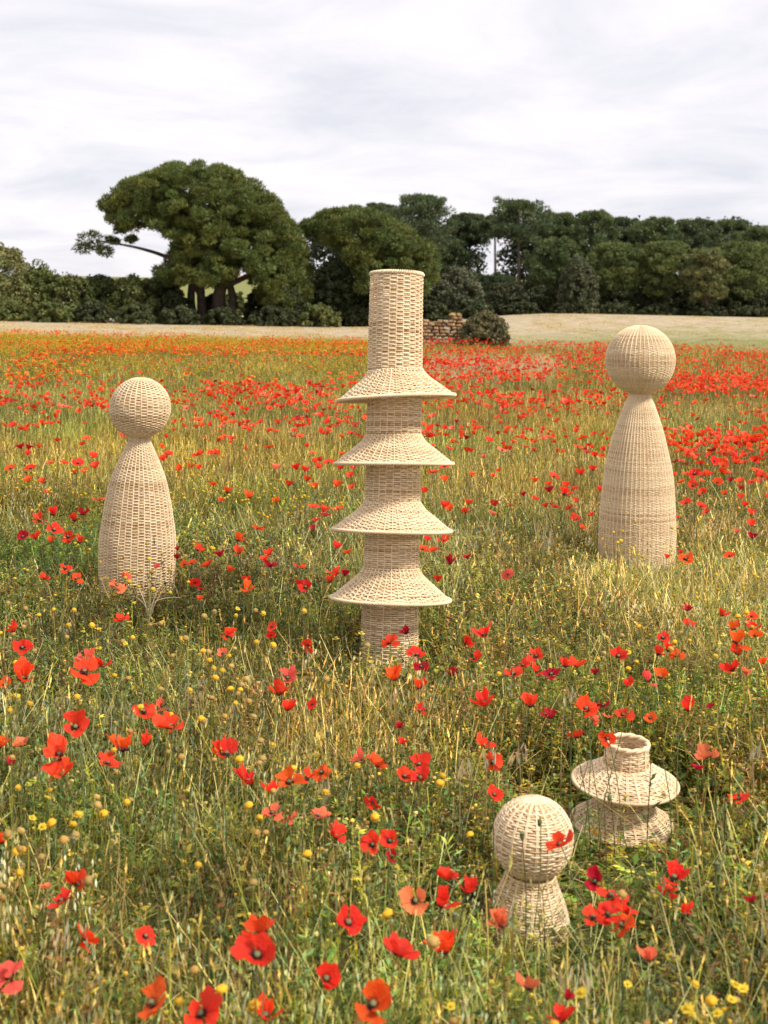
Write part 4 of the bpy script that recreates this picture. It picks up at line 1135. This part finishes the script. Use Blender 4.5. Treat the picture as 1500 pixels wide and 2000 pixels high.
def pop_density(u, v):
    """how thickly poppies stand, by the part of the meadow seen there (0-1), and the share of orange ones"""
    L = u < 770
    d = np.where(v < 668, .25, np.where(v < 695, .72, np.where(v < 728, .07, np.where(v < 745, .22, np.where(v < 835, .62, np.where(v < 900, .30, np.where(v < 1000, .10, .012)))))))
    d = np.where((u < 180) & (v > 690) & (v < 745), .35, d)
    d = np.where((u < 230) & (v > 835) & (v < 960), .40, d)
    d = np.where((u > 320) & (u < 720) & (v > 835) & (v < 880), .14, d)
    dr = np.where(v < 700, .55, np.where(v < 745, .72, np.where(v < 850, .52, np.where(v < 885, .28, np.where(v < 1000, .07, .01)))))
    drr = np.where(v < 705, .5, np.where(v < 765, .95, np.where(v < 795, .30, np.where(v < 905, .95, np.where(v < 980, .38, np.where(v < 1030, .07, .012))))))
    d = np.where(L, d, np.where(u < 1280, dr, drr))
    orange = np.where(L & (v < 745), .9, np.where((u < 260) & (v < 960), .55, np.where((u > 1180) & (v < 800), .65, np.where(u > 1280, .55, .42))))
    return d, orange
# grown at random where the photo has crowds of them
prn = np.random.default_rng(555)
n = 190000
x, y = wedge(n, 7.5, EDGE - .3, 1.5, prn)
h = prn.uniform(.34, .50, n)
u, v = to_px(x, y, h)
dens, orr = pop_density(u, v)
area = (.29 * EDGE + 1.5) ** 2 / .29 - (.29 * 7.5 + 1.5) ** 2 / .29
cl = lattice_noise(x, y, .55, 31) * .6 + lattice_noise(x, y, 1.7, 32) * .6 + (lattice_noise(x, y * .6, 3.6, 33) - .5) * .35
rate = dens * 46 * np.clip((cl - .42) * 3.2, 0.02, 2.5) * np.clip(22.0 / y, .75, 1.1)
keep = prn.random(n) < rate * area / n
x, y, h, u, v, orr = [a[keep] for a in (x, y, h, u, v, orr)]
ok = np.ones(len(x), bool)
for fx, fy, R, hc, sl in FOOT:
    ok &= np.hypot(x - fx, y - fy) > R + .08
    uu, vv = to_px(fx, fy, 0.0)
    ok &= ~((y < fy) & (y > fy - 2.0) & (np.abs(u - uu) < (R * F / fy)))
for a, b, w, *_ in POP:
    ok &= np.hypot(u - a, v - b) > w * .6
x, y, h, u, v, orr = [a[ok] for a in (x, y, h, u, v, orr)]
sz = .062 * F / y
vis = (u > -5) & (u < 1505) & (v > 640)
for fx, fy, R, hc, sl in FOOT[:3]:          # not the ones hidden behind the large sculptures
    uu, _ = to_px(fx, fy, .5)
    vis &= ~((y > fy) & (np.abs(u - uu) < R * F / fy * 1.15))
order = np.argsort(np.where(vis, y, 1e6))
NMORE = max(0, 300 - len(POP))
single = set(order[:NMORE].tolist())
def col_pick(o, rng):
    q = rng.random()
    return 'o' if q < o else ('r' if q < o + (1 - o) * .78 else ('d' if q < .93 else 's'))
far_i = np.array([i for i in range(len(x)) if i not in single])
def head_mb(mb, key, rng, R, M, pos, nu=5, nt=4, m=0, white=True):
    off = rng.uniform(0, 1.5)
    for k in range(4):
        V, Q, t = petal_grid(OPEN[key] + rng.uniform(-.1, .1), rng, nu, nt, ruffle=.12)
        a = off + k * 1.5708 + rng.uniform(-.15, .15)
        Rz = np.array([[math.cos(a), -math.sin(a), 0], [math.sin(a), math.cos(a), 0], [0, 0, 1]])
        mb.add((V @ Rz.T * R * (1 if k % 2 else .93)) @ np.asarray(M).T + pos, None, Q, petal_cols(t, rng), m)
def small_poppy_mesh(seed, key, tilt, mats):
    rng = np.random.default_rng(seed); mb = MB()
    nrm = Vector((math.cos(1.7 * seed) * tilt, math.sin(1.7 * seed) * tilt, 1)).normalized()
    head_mb(mb, key, rng, .040, np.array(frame_z(nrm)), np.array([0, 0, 0.0]))
    mb.blob(np.array(nrm) * .006, (.007, .007, .006), 6, 2, (.05, .05, .035), 1)
    mb.tube(stem_pts((rng.normal() * .03, rng.normal() * .03, -.4), (0, 0, 0), np.array(nrm), rng, 5), .0014, 3, (.13, .15, .05), 1, False)
    return mb.mesh('poppy', mats)
FP = [proto('poppy_far', small_poppy_mesh(60 + k, 'ctctn'[k], [.35, .5, .8, .25, .6][k], [M_PETALF, M_STEM])) for k in range(5)]
k = len(far_i); COLORS['y'] = (.95, .26, .02); cols = np.array([COLORS[col_pick(o, prn)] for o in orr[far_i]]) * prn.uniform(.8, 1.1, k)[:, None]
warm_ = (orr[far_i] > .8) & (prn.random(k) < .45); cols[warm_] = np.array(COLORS['y'])
s = prn.uniform(.85, 1.3, k)
scatter('poppy_carpet', 'far poppies too many to count across the meadow', 'poppies', np.stack([x[far_i], y[far_i], h[far_i]], -1), np.stack([prn.normal(0, .15, k), prn.normal(0, .15, k), prn.uniform(0, 6.28, k)], -1),
        np.stack([s, s, s], -1), prn.integers(0, 5, k), cols, FP)

# individual poppies
NEARM = {}
for key in OPEN:
    NEARM[key] = [small_poppy_mesh(80 + 7 * q + ord(key), key, .0, [M_PETAL, M_STEM]) for q in range(3)]
for i in sorted(single):
    POP.append((float(u[i]), float(v[i]), float(min(sz[i], 23)), col_pick(orr[i], prn), 'ctcnc'[prn.integers(0, 5)]))
CW = {'r': 'red', 'o': 'orange', 'd': 'crimson', 's': 'salmon'}
PW = {'f': 'wide open poppy', 'c': 'cupped poppy', 't': 'flat open poppy', 'b': 'drooping poppy', 'n': 'small ragged poppy'}
LM = [('left figure', 193, 340, 740, 1180), ('tower', 645, 890, 530, 1310), ('right figure', 1170, 1318, 638, 1100), ('ball lamp', 945, 1122, 1560, 1830), ('pagoda lamp', 1108, 1322, 1428, 1652)]
def where(u, v):
    if v > 1830 and not (1300 < u < 1480 and v < 1850):
        return 'along the bottom left edge' if u < 420 else ('along the bottom centre' if u < 900 else 'along the bottom right edge')
    best, bd = None, 1e9
    for nm, x0, x1, y0, y1 in LM:
        dx = max(x0 - u, 0, u - x1); dy = max(y0 - v, 0, v - y1); dd = math.hypot(dx, dy * 1.2)
        if dd < bd: best, bd, bx = (nm, x0, x1, y0, y1), dd, (dx, dy)
    nm, x0, x1, y0, y1 = best
    if u < 130 and bd > 60: return 'by the left edge'
    if u > 1400 and bd > 60: return 'by the right edge'
    if bx[0] == 0 and bx[1] == 0: return f'in front of the {nm}'
    if v > y1 and bx[1] > bx[0]: return f'below the {nm}'
    if v < y0 and bx[1] > bx[0]: return f'just above the {nm}'
    far = 'beside' if bx[0] < 60 else 'well clear of'
    return f'{far} the {nm}, {"left" if u < x0 else "right"} of it'
keys = [f'{CW[p[3]]} {PW[p[4]]} {where(p[0], p[1])}' for p in POP]
from collections import defaultdict
byk = defaultdict(list)
for i, k_ in enumerate(keys): byk[k_].append(i)
ORD = ['', 'second', 'third', 'fourth', 'fifth', 'sixth', 'seventh', 'eighth', 'ninth', 'tenth', 'eleventh', 'twelfth', 'thirteenth', 'fourteenth', 'fifteenth', 'sixteenth', 'seventeenth', 'eighteenth', 'nineteenth', 'twentieth']
def ordered(byk, pos):
    out = {}
    for k_, ids in byk.items():
        if len(ids) == 1: out[ids[0]] = k_; continue
        us, vs = [pos[i][0] for i in ids], [pos[i][1] for i in ids]
        hor = max(us) - min(us) >= 0.6 * (max(vs) - min(vs))
        ids = sorted(ids, key=lambda i: pos[i][0] if hor else pos[i][1])
        for q, i in enumerate(ids):
            back = len(ids) - 1 - q
            if q <= back: w = ('leftmost' if hor else 'topmost') if q == 0 else ORD[min(q, 19)] + (' from left' if hor else ' from top')
            else: w = ('rightmost' if hor else 'lowest') if back == 0 else ORD[min(back, 19)] + (' from right' if hor else ' from below')
            out[i] = f'{k_}, {w}'
    return out
LAB = ordered(byk, POP)
LAB = [LAB[i] for i in range(len(POP))]
prn = np.random.default_rng(4242)
for (u_, v_, w, c, pose), lab in zip(POP, LAB):
    dv = v_ - vh(u_)
    hgt = min(.52, max(.33, EYE - .066 * dv / w))
    D = min((1.22 if pose == 'f' else 1.36) * w * (EYE - hgt) / dv, .108)
    H = at_height(u_, v_, hgt)
    for fx, fy, R, hc, sl in FOOT:          # keep clear of the sculptures: a flower seen before one stands before it
        if math.hypot(H.x - fx, H.y - fy) < R + .08:
            H = at_depth(u_, v_, fy - R - .12); hgt = H.z; D = w * H.y / F
    toc = Vector((-H.x, -H.y, EYE - H.z)).normalized()
    a = prn.uniform(0, 6.28)
    rnd = Vector((math.cos(a), math.sin(a), 0))
    if pose == 'f': nrm = toc * .5 + Vector((0, 0, .75)) + rnd * .5
    elif pose == 'c': nrm = Vector((0, 0, 1)) + rnd * .28 + toc * .05
    elif pose == 't': nrm = Vector((0, 0, 1)) + toc * .35 + rnd * .3
    elif pose == 'b': nrm = Vector((0, 0, .6)) + rnd * .75 - toc * .1
    else: nrm = Vector((0, 0, 1)) + rnd * .5 + toc * .3
    nrm.normalize()
    R = D * (.60 if pose in 'cn' else .53)
    HC = H - nrm * R * (.35 if pose == 'c' else .1)
    g = 0.0
    base = Vector((HC.x + prn.normal() * .04, HC.y + prn.normal() * .04 + .02, g))
    for fx, fy, RR, hc, sl in FOOT:
        dd = math.hypot(base.x - fx, base.y - fy)
        if dd < RR + .03:
            k = (RR + .05) / max(dd, 1e-3); base.x = fx + (base.x - fx) * k; base.y = fy + (base.y - fy) * k
    colr = np.array(COLORS[c]) * prn.uniform(.85, 1.1)
    colr[1] *= prn.uniform(.7, 1.5)
    Mz = frame_z(nrm)
    spin = prn.uniform(0, 6.28)
    if w < 21:
        o = link('poppy', NEARM[pose][prn.integers(0, 3)])
        o.matrix_world = Matrix.Translation(HC) @ (Mz @ Matrix.Rotation(spin, 3, 'Z')).to_4x4() @ Matrix.Diagonal((R / .040, R / .040, R / .040, 1))
        o.color = (*colr, 1)
        tag(o, lab, 'poppy', 'single poppies in the meadow')
        continue
    root = thing('poppy', lab, 'poppy', base, 'single poppies in the meadow')
    sp = stem_pts((0, 0, -.01), HC - base, nrm, prn)
    sm = MB(); sm.tube(sp, np.linspace(.0017, .0012, len(sp)), 5, vary((.13, .155, .055), prn), 0, False)
    link('stem', sm.mesh('stem', M_STEM), root)
    for k in range(4):
        pm = PETALS[pose][prn.integers(0, 10)]
        p = link('petal', pm, root)
        droop = prn.normal() * (.42 if pose in 'nb' else .25) * (1.6 if prn.random() < .2 else 1)
        m = Mz @ Matrix.Rotation(spin + k * 1.5708 + prn.normal() * .2, 3, 'Z') @ Matrix.Rotation(droop, 3, 'Y')
        q = R * prn.uniform(.78, 1.10) * (1 if k % 2 else .88)
        p.matrix_local = Matrix.Translation(HC - base) @ m.to_4x4() @ Matrix.Diagonal((q, q * prn.uniform(.9, 1.1), q, 1))
        p.color = (*(colr * prn.uniform(.9, 1.1)), 1)
    for nm, me in (('seed_capsule', CAPS), ('stamens', STAM)):
        p = link(nm, me, root)
        if nm == 'stamens': p['kind'] = 'stuff'
        p.matrix_local = Matrix.Translation(HC - base) @ Mz.to_4x4() @ Matrix.Diagonal((R, R, R, 1))

# nodding buds and bare seed heads between the open flowers
bud_keys = defaultdict(list); bud_pos = {}; bud_obj = []
BUDS = [(677, 1680, 'h'), (888, 1800, 'h'), (530, 1880, 'b'), (1020, 1640, 'h'), (1055, 1610, 'b'), (1185, 1560, 'b'), (1400, 1700, 'h'), (330, 1600, 'b'), (143, 1650, 'h'), (720, 1745, 'b'), (1290, 1930, 'b'), (1150, 1480, 'h'), (420, 1820, 'b'), (640, 1440, 'h'), (240, 1370, 'b'), (1330, 1440, 'b')]
bmb = MB(); bmb.blob((0, 0, 0), (.0062, .0062, .0105), 8, 5, (.15, .18, .07), jit=.06); BUDM = bmb.mesh('bud', M_STEM)
for u_, v_, kk in BUDS:
    H = at_height(u_, v_, prn.uniform(.36, .46)); b = Vector((H.x + prn.normal() * .04, H.y + prn.normal() * .03, 0))
    nm = 'poppy_seed_head' if kk == 'h' else 'poppy_bud'
    r = thing(nm, '', 'poppy', b, 'buds and seed heads of the poppies')
    t = H - b
    if kk == 'h': pts = stem_pts((0, 0, -.01), t, np.array((prn.normal() * .1, 0, 1.0)), prn)
    else:
        a = prn.uniform(0, 6.28); d = np.array([math.cos(a), math.sin(a), 0]); T = np.array(t)
        pts = np.concatenate([stem_pts((0, 0, -.01), T + d * -.012 + (0, 0, .012), np.array([0, 0, 1.0]), prn), [T + (0, 0, .021), T + d * .010 + (0, 0, .012)]])
        t = Vector(T + d * .012)
    m = MB(); m.tube(pts, np.linspace(.0016, .0011, len(pts)), 5, vary((.15, .16, .06), prn), 0, False); link('stem', m.mesh('stem', M_STEM), r)
    p = link('seed_capsule' if kk == 'h' else 'bud', CAPS if kk == 'h' else BUDM, r, t)
    if kk == 'h': p.scale = (.055, .055, .065)
    bud_keys[('bare green poppy seed head ' if kk == 'h' else 'nodding closed poppy bud ') + where(u_, v_)].append(len(bud_obj)); bud_pos[len(bud_obj)] = (u_, v_); bud_obj.append(r)
for i, lab in ordered(bud_keys, bud_pos).items(): bud_obj[i]['label'] = lab

# ------------------------------------------------------------------ yellow flowers
YN = np.random.default_rng(31)
def yellow_density(u, v):
    d = np.full(len(u), .05)
    d = np.where((u < 740) & (v < 682) & (v > 650), 1.0, d)
    d = np.where((u < 740) & (v >= 682) & (v < 745), .30, d)
    d = np.where((u > 360) & (u < 540) & (v > 860) & (v < 1000), .7, d)
    d = np.where((u > 540) & (u < 720) & (v > 930) & (v < 1010), .45, d)
    d = np.where((u < 360) & (v > 890) & (v < 1120), .35, d)
    d = np.where((u > 1150) & (v > 860) & (v < 1330), .22, d)
    d = np.where((u > 960) & (u < 1180) & (v > 790) & (v < 870), .2, d)
    d = np.where((u < 520) & (v > 1180) & (v < 1500), .25, d)
    d = np.where((u < 560) & (v > 1440) & (v < 1760), 1.0, d)
    d = np.where((u > 1180) & (v > 1740), .8, d)
    d = np.where((v > 1760) & (u <= 1180), .3, d)
    d = np.where((u > 1230) & (v > 1810), 1.9, d)
    return d
n = 150000
x, y = wedge(n, 1.9, EDGE - .2, 1.0, YN)
h = YN.uniform(.30, .44, n)
u, v = to_px(x, y, h)
d = yellow_density(u, v)
area = (.29 * EDGE + 1.0) ** 2 / .29
rate = d * np.where(y < 6, 150, np.where(y < 25, 16, 48)) * np.clip(lattice_noise(x, y, .5, 41) * 2.4 - .5, 0, 2)
keep = (YN.random(n) < rate * area / n)
P = np.stack([x, y, 0 * x], -1)
keep &= room(P, .30, YN, 0) > .55
x, y, h, u, v = [a[keep] for a in (x, y, h, u, v)]
YP = [proto('yellow_tuft', yellow_plant(500 + k, 5, (.2, .36), [(0.74, 0.50, 0.03), (0.70, .42, .02), (.78, .58, .05)][k]).mesh('yellow_tuft', M_GRASS)) for k in range(3)]
BP = [proto('button_tuft', yellow_plant(510 + k, 1, (.3, .34), (0.78, .47, .04), .0098, .45, .0).mesh('button_tuft', M_GRASS)) for k in range(3)]
vis = (u > 4) & (u < 1496) & (v > 1180) & (v < 1992)
idxs = np.argsort(np.where(vis, y, 1e6))[:min(290, int(vis.sum()))]
sing = set(idxs.tolist())
rest = np.array([i for i in range(len(x)) if i not in sing])
k = len(rest); s = YN.uniform(.8, 1.2, k) * np.where(y[rest] > 20, 1.5, 1)
hz = h[rest] / .30
scatter('yellow_wildflowers', 'small yellow meadow flowers too many to count', 'wildflowers', np.stack([x[rest], y[rest], 0 * s], -1), np.stack([0 * s, 0 * s, YN.uniform(0, 6.28, k)], -1), np.stack([s, s, hz], -1),
        np.where(y[rest] < 6, YN.integers(3, 6, k), YN.integers(0, 3, k)), np.ones((k, 3)) * YN.uniform(.85, 1.1, k)[:, None], YP + BP)
# single button flowers and daisies of the foreground
def button_mesh(seed, dry):
    rng = np.random.default_rng(seed); mb = MB()
    c = vary((0.56, .35, .095) if dry else (0.80, .48, .03), rng, .18, .08)
    mb.blob((0, 0, 0), (.0088, .0088, .0062), 10, 5, c, jit=.20, rng=rng)
    for q in range(9):
        a = q * .7 + rng.normal() * .1; d = np.array([math.cos(a), math.sin(a), -.25]); s_ = np.array([-math.sin(a), math.cos(a), 0]) * .0026
        L = .0115
        mb.add([d * .004, d * L * .6 + s_, d * L, d * L * .6 - s_], None, [(0, 1, 2, 3)], vary((.42, .33, .14) if dry else (.6, .42, .06), rng))
    return mb.mesh('flower_head', M_PLANT)
def daisy_mesh(seed):
    rng = np.random.default_rng(seed); mb = MB()
    mb.blob((0, 0, .002), (.006, .006, .004), 8, 3, (.72, .42, .02))
    for q in range(13):
        a = q * 6.283 / 13 + rng.normal() * .06; d = np.array([math.cos(a), math.sin(a), rng.uniform(-.1, .25)]); s_ = np.array([-math.sin(a), math.cos(a), 0]) * .0034
        L = rng.uniform(.013, .017)
        mb.add([d * .003, d * L * .65 + s_, d * L, d * L * .65 - s_], None, [(0, 1, 2, 3)], vary((.82, .62, .05), rng, .1, .04))
    return mb.mesh('flower_head', M_PLANT)
BM = [button_mesh(600 + q, True) for q in range(4)] + [button_mesh(610 + q, False) for q in range(4)]
DM = [daisy_mesh(620 + q) for q in range(3)]
ybins = defaultdict(list); yobj = {}; ypos = {}
for i in idxs:
    ui, vi = float(u[i]), float(v[i])
    day = (ui > 1150 and vi > 1700 and YN.random() < .62) or YN.random() < .08
    dry = YN.random() < .55
    nm = 'yellow_daisy' if day else 'button_flower'
    place = ('in the left foreground' if ui < 560 else 'in the right foreground' if ui > 1000 else 'in the middle foreground') + (', lowest part' if vi > 1700 else ' level with the lamps' if vi > 1400 else ' below the tall figures')
    lab = ('bright yellow daisy ' if day else 'dried brown button flower ' if dry else 'round golden button flower ') + place
    ybins[lab].append(i)
    r = thing(nm, lab, 'flower', (float(x[i]), float(y[i]), 0), 'yellow flowers of the foreground ' + ('daisies ' if day else 'buttons ') + place)
    yobj[i] = r; ypos[i] = (ui, vi)
    hd = Vector((YN.normal() * .03, YN.normal() * .03, float(h[i])))
    tilt = Vector((YN.normal() * .35, YN.normal() * .35 - .25, 1)).normalized()
    sm = MB(); sm.tube(stem_pts((0, 0, -.01), hd, np.array(tilt), YN, 5), .0011, 4, vary(YGREEN, YN), 0, False)
    link('stem', sm.mesh('stem', M_PLANT), r)
    f = link('flower_head', DM[YN.integers(0, 3)] if day else BM[(0 if dry else 4) + YN.integers(0, 4)], r)
    sc_ = YN.uniform(.6, .95) if day else YN.uniform(.9, 1.4)
    f.matrix_local = Matrix.Translation(hd) @ frame_z(tilt).to_4x4() @ Matrix.Diagonal((sc_, sc_, sc_, 1))

for i, lab in ordered(ybins, ypos).items(): yobj[i]['label'] = lab

# ------------------------------------------------------------------ wild oats and the dry stalk in front of the left figure
ON = np.random.default_rng(71)
def spikelet_mesh(seed):
    rng = np.random.default_rng(seed); mb = MB()
    L = .034
    for q in range(3):
        a = q * 2.1; d = np.array([math.cos(a), math.sin(a), 0]) * .0035
        mb.add([(0, 0, 0), d + (0, 0, -L * .35), np.array([0, 0, -L]) + d * .6, -d * .25 + (0, 0, -L * .4)], None, [(0, 1, 2, 3)], vary((.56, .46, .27), rng, .15))
    mb.tube([(0, 0, -L * .6), (.003, 0, -L * 1.2), (.008, .002, -L * 1.7)], [.0005, .0004, .0002], 3, (.5, .4, .22))
    return mb.mesh('spikelet', M_PLANT)
SPK = [spikelet_mesh(q) for q in range(3)]
for (uu, vv, hh, ns, lean, lab) in [
        (898, 1470, .42, 9, .05, 'nodding pale wild oat right of the scarlet cluster, left of the ball lamp'), (948, 1455, .42, 8, .02, 'pale wild oat beside a drooping poppy above the ball lamp'),
        (1012, 1445, .46, 10, .03, 'tallest white wild oat plume above the ball lamp'), (1108, 1330, .46, 9, .06, 'pale wild oat left of the pagoda lamp rim'), (765, 1338, .36, 8, .0, 'bleached wild oat tuft before the foot of the tower'),
        (1068, 1035, .62, 10, .08, 'arched silvery grass plume between tower and right figure'), (630, 1515, .38, 7, .02, 'pale wild oat behind the drooping orange poppy at centre'), (125, 1790, .34, 7, .08, 'bent pale oat ear under the scarlet poppies at lower left'),
        (1468, 1440, .44, 9, .03, 'wild oat clump at the right picture edge level with the pagoda lamp'), (1115, 1870, .36, 7, .05, 'greenish oat ear low in the right foreground'), (1345, 1205, .5, 6, .05, 'thin pale oat beside the crimson poppies below the right figure')]:
    H = at_height(uu, vv, hh); b = Vector((H.x + ON.normal() * .02, H.y + .03, 0))
    r = thing('wild_oat', lab, 'grass stalk', b, 'single wild oat stalks')
    tip = H - b
    sp = stem_pts((0, 0, -.01), tip, np.array([lean, 0, .3]), ON, 7)
    m = MB(); m.tube(sp, np.linspace(.0018, .0008, 7), 4, (.46, .38, .18), 0, False); link('stem', m.mesh('stem', M_PLANT), r)
    for q in range(ns):
        t = .78 + .22 * q / ns
        p = sp[min(6, int(t * 6))] * (1 - (t * 6) % 1) + sp[min(6, int(t * 6) + 1)] * ((t * 6) % 1)
        o = link('spikelet', SPK[q % 3], r, Vector(p) + Vector((ON.normal() * .014 + .012, ON.normal() * .012, -.012 * (q % 3))), (ON.normal() * .25, ON.normal() * .25, ON.uniform(0, 6)))
        s_ = ON.uniform(.8, 1.25) * (1.0 if H.y < 6 else 1.4); o.scale = (s_, s_, s_)
b = at_height(288, 1262, 0.0)
r = thing('dry_stalk', 'bleached branching dead stalk at the foot of the left figure', 'dry plant', b)
m = MB(); m.tube(stem_pts((0, 0, -.01), (.0, .0, .18), (0, 0, 1), ON), np.linspace(.004, .003, 7), 5, (.72, .58, .38)); link('stem', m.mesh('stem', M_PLANT), r)
for q, (dx, dz) in enumerate([(.13, .34), (.09, .36), (-.10, .30), (-.03, .38), (.05, .33), (-.07, .22), (.16, .24)]):
    m = MB(); m.tube(stem_pts((0, 0, .03 + .02 * q), (dx, ON.normal() * .05, dz), (dx, 0, .2), ON), np.linspace(.003, .001, 7), 5, vary((.75, .6, .4), ON, .15, .05)); link('twig', m.mesh('twig', M_PLANT), r)

# ------------------------------------------------------------------ low stubble and weeds standing in the mown field
FN = np.random.default_rng(88)
n = 9000
y = EDGE + .4 + (FN.random(n) ** 1.4) * 55; x = FN.uniform(-1, 1, n) * (.29 * y + 4)
keep = lattice_noise(x, y * .5, 2.0, 61) + FN.normal(0, .15, n) > .42
x, y = x[keep], y[keep]; n = len(x)
s_ = FN.uniform(.35, .8, n)
gr = sstep((x + 6 - (y - 55) * .5) / 14)[:, None]
tn = 1.3 * (np.array([1.15, 1.1, 1.35]) * (1 - gr) + np.array([.85, 1.05, .85]) * gr) * FN.uniform(.75, 1.3, n)[:, None]
scatter('stubble', 'short straw stubble and weeds in the mown field', 'stubble', np.stack([x, y, ground(x, y)], -1), np.stack([0 * x, 0 * x, FN.uniform(0, 6.28, n)], -1), np.stack([s_ * 1.6, s_ * 1.6, s_ * .5], -1),
        np.where(FN.random(n) < .25 + .6 * gr[:, 0], FN.integers(3, 6, n), FN.integers(0, 3, n)), tn, GP[16:22])
